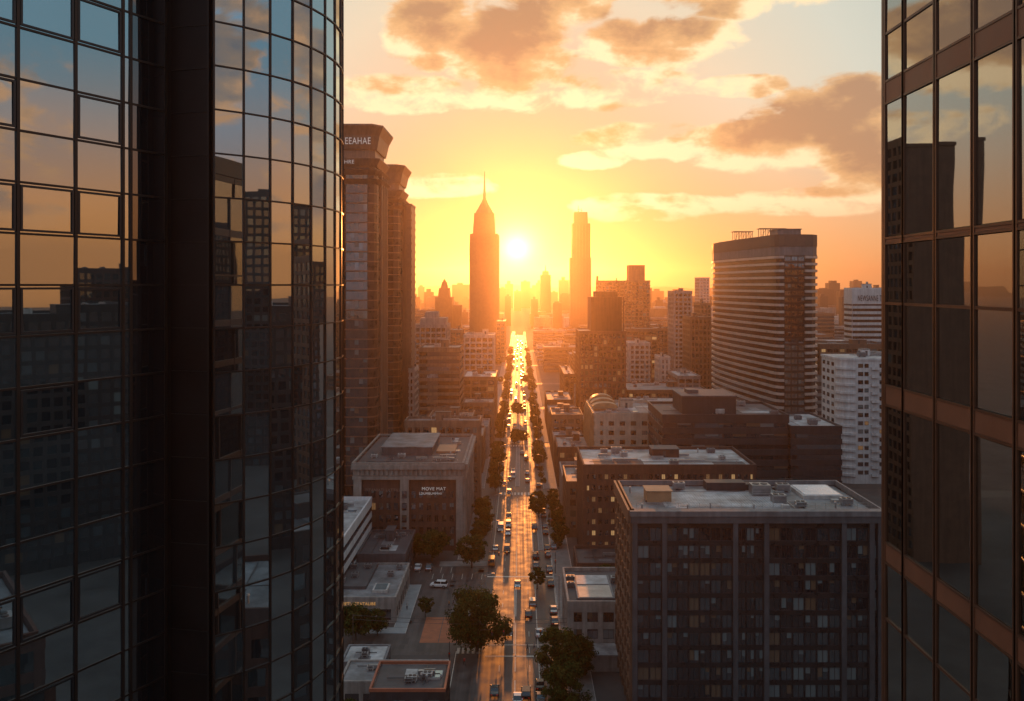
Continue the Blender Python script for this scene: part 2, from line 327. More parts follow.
# ------------------------------------------------------------------ roofs
def parapet(th, x0, x1, y0, y1, z, h, t, m, name='parapet'):
    b = MB(); b.box(x0, x1, y0, y0 + t, z, z + h); b.box(x0, x1, y1 - t, y1, z, z + h); b.box(x0, x0 + t, y0 + t, y1 - t, z, z + h); b.box(x1 - t, x1, y0 + t, y1 - t, z, z + h)
    return obj(name, b, m, th)
def ac(th, x, y, z, s=1.0, w=2.2, d=1.6, h=1.3, m=None):
    b = MB(); b.box(x - w * s / 2, x + w * s / 2, y - d * s / 2, y + d * s / 2, z + .25, z + h * s)
    for a in (-1, 1): b.box(x + a * w * s * .35 - .1, x + a * w * s * .35 + .1, y - d * s / 2 + .05, y + d * s / 2 - .05, z, z + .25)
    b.cyl(x - w * s * .22, y, z + h * s, z + h * s + .12, .42 * s, n=10, mi=1); b.cyl(x + w * s * .22, y, z + h * s, z + h * s + .12, .42 * s, n=10, mi=1)
    for k in range(4): b.box(x - w * s / 2 + .15, x + w * s / 2 - .15, y - d * s / 2 - .03, y - d * s / 2, z + .4 + k * .2 * s, z + .47 + k * .2 * s, 1)
    return obj('air_conditioner', b, [m or MTL, MTD], th)
def roofkit(th, x0, x1, y0, y1, z, n, seed, hut=True, m=None):
    rd = random.Random(seed); w, d = x1 - x0, y1 - y0; ks = max(.5, min(1, min(w, d) / 16))
    if hut:
        hx, hy = x0 + w * rd.uniform(.3, .6), y0 + d * rd.uniform(.45, .65); hw, hd, hh = min(8, w * .22), min(6, d * .25), rd.uniform(2.2, 3.4)
        b = MB(); b.box(hx, hx + hw, hy, hy + hd, z, z + hh); b.box(hx - .2, hx + hw + .2, hy - .2, hy + hd + .2, z + hh, z + hh + .2, 1); b.box(hx + hw * .4, hx + hw * .4 + .9, hy - .04, hy, z, z + 2, 2)
        obj('stair_hut', b, [m or CON, ROOFD, MTD], th)
    if y0 < 480:
        for i in range(5):
            x, y = rd.uniform(x0, x1 - 4), rd.uniform(y0, y1 - 3); b = MB(); b.box(x, min(x1, x + rd.uniform(2, w * .35)), y, min(y1, y + rd.uniform(1.5, d * .3)), z + .001 + i * .004, z + .012 + i * .004); obj('roof_patch', b, rd.choice((ROOFD, ROOF, GRY, ROOFL)), th)
        b = MB(); ya = rd.uniform(y0 + 1, y1 - 1); b.tube((x0 + 1, ya, z + .25), (x1 - 1, ya, z + .25), .09, n=5); xa = rd.uniform(x0 + 2, x1 - 2); b.tube((xa, y0 + .5, z + .3), (xa, y1 - .5, z + .3), .07, n=5); obj('pipe_run', b, MTD, th)
    for i in range(n):
        x, y = rd.uniform(x0 + 2, x1 - 2), rd.uniform(y0 + 1.8, y1 - 2)
        k = rd.random()
        if k < .5: ac(th, x, y, z, ks * rd.uniform(.8, 1.5), m=rd.choice((MTL, GRY, CONL)))
        elif k < .75:
            b = MB(); L_ = rd.uniform(3, 8); b.box(x, min(x + L_, x1 - 1), y, y + .7, z + .3, z + .95)
            for q in range(3): b.box(x + .2 + q * L_ * .3, x + .35 + q * L_ * .3, y + .1, y + .6, z, z + .3)
            obj('duct', b, MTL, th)
        elif k < .9:
            b = MB(); b.cyl(x, y, z, z + 1.1, .16, n=8); b.cyl(x, y, z + 1.1, z + 1.35, .3, .2, n=8); obj('vent_pipe', b, MTL, th)
        else:
            b = MB(); b.box(x, x + 2.6, y, y + 1.8, z, z + .35); b.box(x + .1, x + 2.5, y + .1, y + 1.7, z + .35, z + .42, 1); obj('skylight', b, [CONL, G2], th)
# ------------------------------------------------------------------ generic block
def block(name, label, x0, x1, y0, y1, h, floor=3.5, bay=3.2, wall=CON, faces='SW', pier=.8, span=1.2, style='grid', mix=(6, 2, 1, .6, .12, .3), glass=None,
          roof=ROOF, clutter=4, par=1.0, hut=True, seed=1, group=None, cat='building', base=0, split=(2, 1), most=100, proud=.3, body=None, z_skip=1):
    th = thing(name, label, cat, ((x0 + x1) / 2, y0, 0), group)
    b = MB(); b.box(x0, x1, y0, y1, base, h); FC = FACE(x0, x1, y0, y1); ws = []
    nf = int((h - base) // floor); top = h; z0_ = h - nf * floor
    random.seed(seed)
    for fc in faces:
        P, d, n, L_ = FC[fc]; nb = max(1, round(L_ / bay)); bw = L_ / nb
        for i in range(nf + 1):
            z = top - i * floor
            b.fbox(P, d, n, -proud * .999, L_ + proud * .999, z - span, z, 0, proud * .8, 1)
        if style == 'grid':
            for i in range(nb + 1):
                u = max(pier / 2, min(L_ - pier / 2, i * bw)); b.fbox(P, d, n, u - pier / 2, u + pier / 2, base, top - .01, 0, proud, 1)
        for i in range(nf):
            zt = top - i * floor - span; zb = top - (i + 1) * floor
            if zb < base - .01: continue
            if style == 'grid':
                for j in range(nb): ws.append((P, d, n, j * bw + pier / 2, (j + 1) * bw - pier / 2, zb, zt, pick(mix), split[0], split[1]))
            else:
                ws.append((P, d, n, .2, L_ - .2, zb, zt, pick(mix[:2]), max(2, nb), 1))
    wl = obj('wall', b, [body or wall, wall], th)
    windows(th, ws, glass, most)
    rb = MB(); rb.box(x0 + .3, x1 - .3, y0 + .3, y1 - .3, h, h + .12); obj('roof', rb, roof, th)
    if par: parapet(th, x0 - proud, x1 + proud, y0 - proud, y1 + proud, h, par, .45, wall)
    if clutter: roofkit(th, x0 + 1, x1 - 1, y0 + 1, y1 - 1, h + .12, clutter, seed, hut, wall)
    return th
def px(x, Y): return (x - 520) * Y / F          # photo column at a depth -> metres to the side
def pz(y, Y): return EYE - (y - 285) * Y / F
def py2Y(y): return EYE * F / (y - 285)
# ================================================================== ground and streets
b = MB(); b.box(-4200, 4200, -1400, 7600, -.6, 0); struct('ground', b, GND)
b = MB(); b.box(-8, 5.6, -50, 1390, .004, .012); struct('road', b, ASPH)
b = MB(); b.box(-15, -8, -50, 188, .004, .010); b.box(-40, -8, 188.01, 252, .004, .010); b.box(-14, -8, 252.01, 1500, .004, .010); struct('road', b, ASPH)
b = MB(); b.box(5.6, 9.2, -50, 1500, .004, .010); struct('road', b, ASPH)
for y in (330, 430, 560, 700, 860, 1050):        # cross streets
    b = MB(); b.box(9.25, 420, y, y + 11, .004, .010); b.box(-200, -14.05, y, y + 11, .004, .010); struct('road', b, ASPH)
def kerbed(x0, x1, y0, y1, m=PAVE, h=.13):
    b = MB(); b.box(x0, x1, y0, y1, 0, h); b.box(x0 - .15, x0, y0, y1, 0, h + .01, 1); b.box(x1, x1 + .15, y0, y1, 0, h + .01, 1); struct('pavement', b, [m, CONL])
ys = [-50, 330, 430, 560, 700, 860, 1050]
for a, c in zip(ys, ys[1:]):
    kerbed(9.35, 14.5, a + (11.5 if a > 0 else 0), c - .5)
    if a > 0: kerbed(-18, -14.2, a + 11.5, c - .5)
kerbed(-18, -14.2, 253, 329); kerbed(-24, -15.2, -50, 150)
kerbed(-29.3, -26.4, 203.2, 232, PAVL); kerbed(-35, -26.4, 199.5, 203, PAVL)
kerbed(5.75, 7.0, 262, 330); kerbed(-1.7, -.3, 345, 428); kerbed(-1.7, -.3, 442, 558); kerbed(-1.7, -.3, 572, 698)   # medians
b = MB(); b.box(-22.5, -10.5, 194.5, 209.5, .012, .02); struct('brick_court', b, REDC)
b = MB(); b.box(-23, -8.6, 247, 251.5, .0, .15); struct('pavement', b, [PAVE])
# painted markings
def marks(rects, z=.016, m=None):
    b = MB()
    for r in rects: b.box(*r, z, z + .004)
    o = struct('road_marking', b, m or PAINT)
marks([(-1.12, -.92, y, y + 26) for y in range(120, 330, 30)]); marks([(-1.45, -1.3, 189, 235)])
marks([(3.9, 4.06, 100, 186), (3.9, 4.06, 192, 236), (3.9, 4.06, 241, 330), (3.9, 4.06, 345, 560)])
marks([(-7.5, 5.0, 187.2, 187.75)]); marks([(-9.0, 14.0, 238.2, 239.0)]); marks([(-7.7, 5.2, 193.2, 193.5)])
marks([(-4.4, -4.28, y, y + 3) for y in range(90, 700, 9)]); marks([(2.0, 2.12, y, y + 3) for y in range(90, 700, 9)])
marks([(-14.0, -13.85, 120, 190)]); marks([(-8.05, -7.9, 255, 420)]); marks([(9.0, 9.12, 150, 330)])
marks([(-22.4 + k * 4, -22.25 + k * 4, 194.6, 209.4) for k in range(1, 3)], .021, MTD)
marks([(-7.4 + k * 1.3, -6.7 + k * 1.3, 331.5, 335.5) for k in range(10)]); marks([(-7.4 + k * 1.3, -6.7 + k * 1.3, 431, 435) for k in range(10)])
marks([(-24 + k * 2.7, -23.9 + k * 2.7, 236.5, 241) for k in range(6)]); marks([(-39.6 + k * 2.9, -39.5 + k * 2.9, 242, 247.5) for k in range(8)])
marks([(-13.5, -8.2, 212 + k * 1.2, 212.6 + k * 1.2) for k in range(5)]); marks([(-13.8 + k * 1.1, -13.2 + k * 1.1, 188.8, 191.8) for k in range(5)])
ptc = mat('fresh_asphalt_patch', (.048, .044, .042), .6, var=.2); rq = random.Random(31)
for k in range(46):
    x = rq.choice((-11, -12.5, -18, -22, -26, 7.3)); y = rq.uniform(168, 330) if x > -9 else rq.uniform(188, 250)
    if -23 < x < -9.5 and 193 < y < 211: continue
    b = MB(); b.box(x - rq.uniform(.3, 1), x + rq.uniform(.3, 1), y, y + rq.uniform(1, 7), .0125, .0145); struct('road_patch', b, ptc)
for k in range(14):
    x, y = rq.choice((-12, -20, -10, -25, 7)), rq.uniform(170, 250); b = MB(); b.cyl(x, y, .0125, .018, .38, n=12); struct('manhole_cover', b, MTD)
# far hills
b = MB(); N = 60
for (yy, hh, sd) in ((7300, 95, 3), (6700, 60, 9)):
    rd = random.Random(sd); ph = [rd.uniform(0, 6) for _ in range(4)]
    pr = [(x, hh * (.55 + .25 * math.sin(x / 700 + ph[0]) + .12 * math.sin(x / 260 + ph[1]) + .06 * math.sin(x / 110 + ph[2]))) for x in [-4100 + 8200 * i / N for i in range(N + 1)]]
    vs = [(x, yy, 0) for x, z in pr] + [(x, yy + 120, max(4, z)) for x, z in pr] + [(x, yy + 250, 0) for x, z in pr]; k = N + 1
    b.add(vs, [(i, i + 1, k + i + 1, k + i) for i in range(N)] + [(k + i, k + i + 1, 2 * k + i + 1, 2 * k + i) for i in range(N)])
struct('hills', b, mat('hill_scrub', (.06, .055, .04), .9))
# ================================================================== left glass tower
cx, cy, cr = -20.83, 49.92, 10.45
def cyl_pt(t, r=cr): return (cx + r * math.cos(t), cy + r * math.sin(t))
t1 = math.atan2(41.5 - cy, -14.6 - cx); t2 = R(95)
TL = thing('glass_tower', 'tall glass tower with rounded curtain wall corner and black pier, nearest on the left', 'tower', (-22, 45, 0))
step = 1.48 / cr; ncol = int((t2 - t1) / step)
A0 = Vector((-17.15, 42.05)); fd = Vector((-math.sin(R(26)), -math.cos(R(26)))); bays = [1.98, .42, 2.42, 2.62, 2.6, 2.6]
def seg_box(mb, p, q, z0, z1, w0, w1, mi=0):
    p, q = Vector(p), Vector(q); d = (q - p); L_ = d.length; d.normalize(); n = (d.y, -d.x); mb.fbox(p, d, n, 0, L_, z0, z1, w0, w1, mi)
ROW = 2.1; k0, k1 = -37, 17
panes = []
segs = [(cyl_pt(t1 + i * step), cyl_pt(t1 + (i + 1) * step), 'c', i) for i in range(ncol)]
p = A0.copy(); fl = []
for i, w in enumerate(bays): q = p + fd * w; fl.append((tuple(q), tuple(p), 'f', i)); p = q
ENDL = tuple(p)
def vis_rank(c, n, w):
    v = Vector((0, 0, EYE)) - c; k = (v.x * n[0] + v.y * n[1]) / v.length
    px_, py_ = 520 + F * c.x / max(c.y, 1), 285 - F * (c.z - EYE) / max(c.y, 1)
    if k <= 0 or not (-20 < px_ < 1044 and -30 < py_ < 731): return 0
    return w * k / v.length_squared
for (a, q, kind, i) in segs + fl:
    a, q = Vector(a), Vector(q); d = (q - a).normalized(); n = (d.y, -d.x)
    for k in range(k0, k1):
        z0, z1 = EYE + k * ROW, EYE + (k + 1) * ROW
        if z0 < .3: continue
        c = (a + q) / 2; r = vis_rank(Vector((c.x, c.y, (z0 + z1) / 2)), n, (q - a).length * ROW)
        panes.append((r, a, q, d, n, z0, z1, kind, i, k))
panes.sort(key=lambda t: -t[0])
def pane_into(mb, fr, p_):
    r, a, q, d, n, z0, z1, kind, i, k = p_
    rd = random.Random(i * 97 + k * 13 + (5 if kind == 'f' else 0)); g = .045; L_ = (q - a).length
    gi = 1 if (k % 2 == 0 and kind == 'f') else 0
    if kind == 'c': gi = 1 if rd.random() < .45 else 0
    if kind == 'f' and i == 0: gi = 2
    tl, tp = rd.gauss(0, .0055), rd.gauss(0, .0045)         # panes never sit perfectly true
    P4 = [(0 + g, z0 + g), (L_ - g, z0 + g), (L_ - g, z1 - g), (g, z1 - g)]; vs = []
    for u, z in P4:
        w = -.02 + tl * (u - L_ / 2) + tp * (z - (z0 + z1) / 2); vs.append((a.x + d.x * u + n[0] * w, a.y + d.y * u + n[1] * w, z))
    vs += [(x - n[0] * .03, y - n[1] * .03, z) for x, y, z in vs]
    mb.add(vs, [(0, 1, 2, 3), (7, 6, 5, 4), (0, 4, 5, 1), (1, 5, 6, 2), (2, 6, 7, 3), (3, 7, 4, 0)], gi)
    if gi == 0 and rd.random() < .30:                       # half-drawn blind inside
        hh = rd.uniform(.5, 1.7); fr.fbox(a, d, n, .1, L_ - .1, z1 - hh, z1 - .08, -.32, -.28, 1)
    if kind == 'f' and i >= 2 and k % 2 == 1 and rd.random() < .6:   # opening light
        for (u0, u1, za, zb) in ((.10, .2, z0 + .1, z1 - .1), (L_ - .2, L_ - .1, z0 + .1, z1 - .1), (.2, L_ - .2, z0 + .1, z0 + .19), (.2, L_ - .2, z1 - .19, z1 - .1)):
            fr.fbox(a, d, n, u0, u1, za, zb, .0, .035, 0)
BLD = mat('roller_blind', (.30, .31, .31), .8, var=.1)
for j, p_ in enumerate(panes[:100]):
    mb = MB(); fr = MB(); pane_into(mb, fr, p_); o = obj('window', mb, [G_L, G_LS, G_LD], TL)
    if fr.f: obj('frame', fr, [MUL2, BLD], o)
mb = MB(); fr = MB()
for p_ in panes[100:]: pane_into(mb, fr, p_)
o = obj('window', mb, [G_L, G_LS, G_LD], TL); o['kind'] = 'stuff'; f_ = obj('frame', fr, [MUL2, BLD], o); f_['kind'] = 'stuff'
mb = MB(); zt = EYE + k1 * ROW
for (a, q, kind, i) in segs:
    a, q = Vector(a), Vector(q); d = (q - a).normalized(); n = (d.y, -d.x)
    mb.fbox(a, d, n, -.045, .045, 0, zt, -.12, .05)
    for k in range(k0 + 1, k1 + 1): mb.fbox(a, d, n, .045, (q - a).length - .045, EYE + k * ROW - .035, EYE + k * ROW + .035, -.1, .05)
for (a, q, kind, i) in fl:
    a, q = Vector(a), Vector(q); d = (q - a).normalized(); n = (d.y, -d.x); L_ = (q - a).length
    mb.fbox(a, d, n, -.07, .07, 0, zt, -.12, .045)
    if i == 0: mb.fbox(a, d, n, L_ - .05, L_ + .05, 0, zt, -.12, .045)
    for k in range(k0 + 1, k1 + 1): mb.fbox(a, d, n, .07, L_ - .07, EYE + k * ROW - .045, EYE + k * ROW + .045, -.1, .03)
obj('mullions', mb, MUL, TL)
# black recessed pier between the two faces
c0 = Vector(cyl_pt(t1)); mb = MB(); back = Vector((-.1, .55))
mb.prism([tuple(A0 + back), tuple(c0 + back), (c0.x - 1, c0.y + 3), (A0.x - 1, A0.y + 3)], 0, zt)
d = (c0 - A0).normalized(); n = (d.y, -d.x)
for k in range(k0 + 1, k1 + 1): mb.fbox(A0 + back, d, n, .0, (c0 - A0).length, EYE + k * ROW - .02, EYE + k * ROW + .02, 0, .05, 1)
mb.fbox(A0 + back, d, n, .12, .2, 0, zt, 0, .3, 1); mb.fbox(A0 + back, d, n, (c0 - A0).length - .3, (c0 - A0).length - .2, 0, zt, 0, .28, 1)
obj('pier', mb, [PIER, MUL], TL)
# floors and the core behind the glazing
mb = MB(); inner = [cyl_pt(t1 + i * step, cr - .42) for i in range(ncol + 1)]; e = Vector(ENDL); nn = Vector((fd.y, -fd.x)) * -1
inL = [(-34, 60), (-38, 30), (e.x - .5, e.y - 1.0 + .9), (A0.x - .5, A0.y + .35)]
polys = [inL[2:] + [(A0.x - 1.5, A0.y + 3.4), (-20, 46.5), (-30, 50)] + inL[1:2], [(c0.x - 1.2, c0.y + 3.2)] + inner[1:] + inL[:1] + [(-30, 50), (-18, 46.6)]]
for k in range(k0 + 1, k1 + 1, 2):
  for poly in polys: mb.prism(poly, EYE + k * ROW - .5, EYE + k * ROW - .06)
obj('floor_slabs', mb, mat('ceiling_tile', (.22, .22, .22), .8), TL)
mb = MB(); mb.prism([(-36, 33), (e.x - 5, e.y + 3), (A0.x - 4.5, A0.y + 3.2), (-18, 46.5), (-15.8, 50), (-17.5, 56), (-33, 58)], 0, zt); obj('core', mb, mat('interior_wall', (.10, .095, .09), .8, var=.5, scale=.4), TL)
mb = MB(); mb.prism([ENDL, tuple(A0)] + [cyl_pt(t1 + i * step) for i in range(ncol + 1)] + [(-38, 62), (-40, 32)], zt + .1, zt + 1.5); obj('roof', mb, MUL2, TL)
# ================================================================== right bronze tower
XR = 9.99; TR = thing('bronze_tower', 'bronze clad glass tower with rust coloured spandrel bands, nearest on the right', 'tower', (20, 16, 0))
vs_ = [(y0, y0 + w) for y0, w in ((22.66, 1.15), (20.95, 1.72), (19.2, 1.7), (17.55, 1.6), (15.9, 1.6), (14.2, 1.65), (12.4, 1.75))]
bands = []
z = 85.25
flo = [(89.4, .5), (85.25, .62), (81.2, .16), (77.0, .56), (72.7, .56), (68.4, .3), (64.2, .56), (60, .56), (55.8, .56), (51.6, .56), (47.4, .56), (43.2, .56), (39, .56), (34.8, .56), (30.6, .56), (26.4, .56), (22, .56), (17.6, .56), (13, .56), (8, .6), (3, .6)]
trans = [(86.85), (79.5), (70.9), (66.4), (57.9), (49.5), (41)]
P, d, n = (XR, 23.84), (0, -1), (-1, 0)
edges = sorted(flo, reverse=True); rows = [(edges[i + 1][0] + edges[i + 1][1] / 2, edges[i][0] - edges[i][1] / 2) for i in range(len(edges) - 1)]
pl = []
for (ya, yb) in vs_:
    for (za, zb) in rows:
        cuts = [za] + [t for t in trans if za + .3 < t < zb - .3] + [zb]
        for a_, b_ in zip(cuts, cuts[1:]): pl.append((vis_rank(Vector((XR, (ya + yb) / 2, (a_ + b_) / 2)), (-1, 0), (yb - ya) * (b_ - a_)), 23.84 - yb, 23.84 - ya, a_, b_))
pl.sort(key=lambda t: -t[0])
def rpane(mb, w):
    _, u0, u1, za, zb = w; rd = random.Random(int(u0 * 100) + int(za * 31)); tl, tp = rd.gauss(0, .006), rd.gauss(0, .004); vs = []
    for u, z in ((u0 + .06, za + .04), (u1 - .06, za + .04), (u1 - .06, zb - .04), (u0 + .06, zb - .04)):
        ww = -.015 + tl * (u - (u0 + u1) / 2) + tp * (z - (za + zb) / 2); vs.append((XR - ww, 23.84 - u, z))
    vs += [(x + .03, y, z) for x, y, z in vs]
    mb.add(vs, [(0, 1, 2, 3), (7, 6, 5, 4), (0, 4, 5, 1), (1, 5, 6, 2), (2, 6, 7, 3), (3, 7, 4, 0)])
for w in pl[:100]: mb = MB(); rpane(mb, w); obj('window', mb, G_R, TR)
mb = MB()
for w in pl[100:]: rpane(mb, w)
obj('window', mb, G_R, TR)['kind'] = 'stuff'
mb = MB()
for y in sorted({round(v, 2) for t_ in vs_ for v in t_}): mb.fbox(P, d, n, 23.84 - y - .055, 23.84 - y + .055, 0, 89.6, -.12, .03)
for (z, hh) in flo:
    mb.fbox(P, d, n, 0, 11.6, z + hh / 2 - .04, z + hh / 2 + .02, -.1, .025); mb.fbox(P, d, n, 0, 11.6, z - hh / 2 - .02, z - hh / 2 + .04, -.1, .025)
for z in trans: mb.fbox(P, d, n, .05, 11.6, z - .035, z + .035, -.1, .02)
obj('mullions', mb, BRZ, TR)
for (z, hh) in flo:
    mb = MB(); mb.fbox(P, d, n, 0.02, 11.58, z - hh / 2 + .045, z + hh / 2 - .045, -.1, .01); obj('spandrel_band', mb, BRZ2, TR)
mb = MB()
for (z, hh) in flo: mb.box(XR + .3, 30, 12, 23.6, z - .25, z + .12)
obj('floor_slabs', mb, mat('ceiling_tile', (.2, .2, .2)), TR)
mb = MB(); mb.box(XR + 4.5, 29.8, 12.2, 23.4, 0, 89); mb.box(XR + .1, 30, 11.9, 12.0, 0, 89); obj('core', mb, [mat('interior_wall', (.1, .095, .09))], TR)
mb = MB(); mb.box(XR, 30, 11.9, 23.84, 89.7, 91.2); obj('roof', mb, MUL2, TR)
mb = MB(); mb.box(XR - .03, XR + .14, 23.84, 23.98, 0, 89.6); obj('corner_post', mb, BRZ, TR)
for j in range(5):      # north face: same curtain wall, seen in the left tower's glass
    for i, (za, zb) in enumerate(rows):
        if 60 < za < 98: mb = MB(); mb.box(XR + .2 + j * 4, XR + 4.1 + j * 4, 23.60, 23.66, za, zb); obj('rear_window', mb, G_R, TR)
mb = MB()
for j in range(6): mb.box(XR + .08 + j * 3.98, XR + .2 + j * 3.98, 23.6, 23.8, 0, 89.6)
for (z, hh) in flo: mb.box(XR + .2, 30, 23.5, 23.76, z - hh / 2, z + hh / 2)
obj('rear_mullions', mb, MUL2, TR); mb = MB(); mb.box(XR + .2, 30, 23.5, 23.59, 0, 60); obj('rear_lower_glazing', mb, G_R, TR)
# ================================================================== right: dark office block in front (A)
xa0, xa1, ya0, ya1, ha = 20.6, 66.6, 160, 184, 38.3
A = thing('office_block', 'dark office block with slate piers and mixed blinds, largest on the right in front', 'building', (43, 160, 0))
mb = MB(); mb.box(xa0, xa1, ya0, ya1, 0, ha - 1.2, 0)
P, d, n = (xa0, ya0), (1, 0), (0, -1); fh = 3.2; random.seed(11)
piers = [.45, 5.9, 18.9, 24.6, 38.8, 43.9]; ws = []
for u in piers: mb.fbox(P, d, n, u - .45, u + .45, 0, ha - 1.9, 0, .75, 1)
mb.fbox(P, d, n, 45.0, 46.0, 0, ha - 1.9, 0, .7, 1)
mb.fbox(P, d, n, -.3, 46.3, ha - 1.9, ha - .6, 0, .95, 1); mb.fbox(P, d, n, -.5, 46.5, ha - .6, ha + .35, -.5, 1.15, 2)
secs = [(.9, 5.45, 2, 0), (6.35, 18.45, 6, 0), (19.35, 24.15, 3, -1), (25.05, 38.35, 6, 0), (39.25, 43.45, 2, 0), (44.35, 45.0, 1, 0)]
for (u0, u1, nb, rec) in secs:
    bw = (u1 - u0) / nb
    for i in range(12):
        zt_ = ha - 2.1 - i * fh
        if zt_ < 1: break
        mb.fbox(P, d, n, u0, u1, zt_ - .85, zt_, 0, .22 if rec == 0 else .1, 3)
        for j in range(1, nb): mb.fbox(P, d, n, u0 + j * bw - .09, u0 + j * bw + .09, zt_ - fh, zt_ - .85, 0, .18, 3)
        for j in range(nb): ws.append((P, d, n, u0 + j * bw + .1, u0 + (j + 1) * bw - .1, max(.2, zt_ - fh), zt_ - .85, pick((6, 4.0, 1.3, .5, 0, .0) if rec == 0 else (8, 3, .2, .1, 0, 0)), 2 if bw > 1.5 else 1, 1))
for i in range(12):   # road-side face
    P2, d2, n2 = (xa0, ya1), (0, -1), (-1, 0); zt_ = ha - 2.1 - i * fh
    if zt_ < 1: break
    mb.fbox(P2, d2, n2, -.1, 24, zt_ - 1.1, zt_, 0, .35, 4)
    for j in range(7): mb.fbox(P2, d2, n2, max(0, j * 4 - .4), min(24, j * 4 + .4), max(0, zt_ - fh), zt_ - 1.1, 0, .5, 4)
    for j in range(6): ws.append((P2, d2, n2, j * 4 + .45, j * 4 + 3.55, max(.2, zt_ - fh), zt_ - 1.1, pick((6, 2, 1, 1, 0, .3)), 2, 1))
mb.fbox(P2, d2, n2, -.3, 24.3, ha - 2.1, ha + .35, -.4, .8, 4)
obj('wall', mb, [DRK, SLA, GRY, mat('smoked_spandrel', (.035, .034, .036), .3, .2, var=.3), BRN], A)
windows(A, ws)
mb = MB(); mb.box(xa0 + .5, xa1 - .4, ya0 + .6, ya1 - .5, ha - 1.2, ha - .75); obj('roof', mb, ROOF, A)
mb = MB()
for k in range(44): mb.box(28 + k * .52, 28.3 + k * .52, 166.5, 178, ha - .75, ha - .62)
mb.box(27.8, 51.2, 166.3, 178.2, ha - .75, ha - .68); obj('ribbed_deck', mb, ROOFL, A)
mb = MB(); mb.box(24.8, 29.6, 170, 174.5, ha - .75, ha + 1.3); mb.box(24.6, 29.8, 169.8, 174.7, ha + 1.3, ha + 1.5, 1); obj('stair_hut', mb, [mat('tan_render', (.42, .24, .13), .8), mat('tan_roof', (.40, .26, .16), .7)], A)
mb = MB(); mb.box(56.2, 64.2, 172.5, 182, ha - .75, ha - .1); mb.box(56.7, 63.7, 173, 181.5, ha - .1, ha + .05, 1); obj('skylight', mb, [CONL, mat('white_acrylic', (.8, .82, .83), .25, var=.05)], A)
mb = MB(); mb.box(38.5, 46.5, 179.5, 182.8, ha - .75, ha + .9); mb.box(46.6, 50.5, 180.2, 182.6, ha - .75, ha + .4); obj('plant_room', mb, [DRK], A)
parapet(A, xa0 - .35, xa1 + .4, ya0 + .52, ya1 + .4, ha - .7, 1.05, .35, GRY)
rq = random.Random(77)
for k in range(7):
    x, y = rq.uniform(22, 60), rq.uniform(162, 180); mb = MB(); mb.box(x, x + rq.uniform(2, 7), y, y + rq.uniform(.8, 3), ha - .749 + k * .004, ha - .73 + k * .004); obj('roof_patch', mb, rq.choice((ROOFD, GRY, ROOFL)), A)
for k in range(7):
    mb = MB(); x, y = rq.uniform(23, 62), rq.uniform(164, 181); mb.box(x, x + rq.uniform(.8, 2), y, y + rq.uniform(.6, 1.4), ha - .74, ha - rq.uniform(.1, .4)); obj('roof_box', mb, rq.choice((MTL, CONL, MTD)), A)
mb = MB()
for k in range(23): mb.cyl(xa0 + 1 + k * 1.95, 161.3, ha - .75, ha + 1.3, .03, n=5)
mb.tube((xa0 + 1, 161.3, ha + 1.3), (xa0 + 44, 161.3, ha + 1.3), .03, n=5); mb.tube((xa0 + 1, 161.3, ha + .85), (xa0 + 44, 161.3, ha + .85), .02, n=5); obj('railing', mb, MTL, A)
for (x, y, s) in ((33, 181, 1.1), (48.5, 176, 1.7), (50.5, 170, 1.2), (54, 179, 1.2), (53.5, 166, .9), (63, 168, 1)): ac(A, x, y, ha - .73, s)
for (x, y) in ((31.5, 163.5), (36, 164.5), (44, 163.6), (52, 164), (60, 165.5), (23, 164), (22.5, 178)):
    mb = MB(); mb.cyl(x, y, ha - .73, ha + .3, .14, n=8); mb.cyl(x, y, ha + .3, ha + .5, .26, .18, n=8); obj('vent_pipe', mb, MTL, A)
mb = MB(); mb.tube((30, 163.2, ha - .5), (60, 163.2, ha - .5), .12); mb.tube((52, 163.2, ha - .5), (52, 179, ha - .5), .12); obj('pipe_run', mb, MTL, A)
mb = MB(); mb.cyl(55, 180.2, ha - .7, ha + 2.0, .05, n=6); mb.tube((53.6, 180.2, ha + 1.6), (56.4, 180.2, ha + 1.6), .04); mb.tube((54, 180.2, ha + 1.2), (56, 180.2, ha + 1.2), .03); obj('aerial', mb, MTD, A)
# B small building at the road with pale roof deck
B = block('roadside_building', 'small low building with a pale skylit roof deck beside the road trees', 10.4, 24, 186, 208, 11.6, 3.6, 3.4, CON, 'SW', 1.1, 1.5, clutter=0, par=.9, hut=False, roof=ROOFD, seed=4, mix=(6, 2, 1, 0, 0, 0))
mb = MB(); mb.box(12.4, 20.6, 188.6, 203.5, 11.72, 12.15); mb.box(12.9, 20.1, 189, 196.5, 12.15, 12.22, 1); mb.box(12.9, 20.1, 197, 203, 12.15, 12.3, 2)
obj('roof_deck', mb, [GRY, mat('warm_pale_deck', (.46, .42, .37), .35), ROOFL], B)
for (x, y, s) in ((11.6, 201, .9), (11.5, 197, .8), (22, 200, 1), (21.6, 190, .8)): ac(B, x, y, 11.72, s)
mb = MB(); mb.box(14, 21, 180, 185.6, 0, 3.3); mb.box(13.7, 21.3, 179.7, 185.6, 3.3, 3.6, 1); obj('annex', mb, [CON, ROOFL], B)
# C building with the warm lit window rows
Cb = block('brick_office', 'brown brick office with rows of warm lit windows and pale grey roof', 18, 66, 244, 271, 28.7, 3.15, 1.75, BRK, 'SW', .75, 1.75, mix=(6, 1, .2, .8, 1.6, 3.0), most=100, roof=ROOFL, clutter=15, seed=9, hut=True, body=BRK)
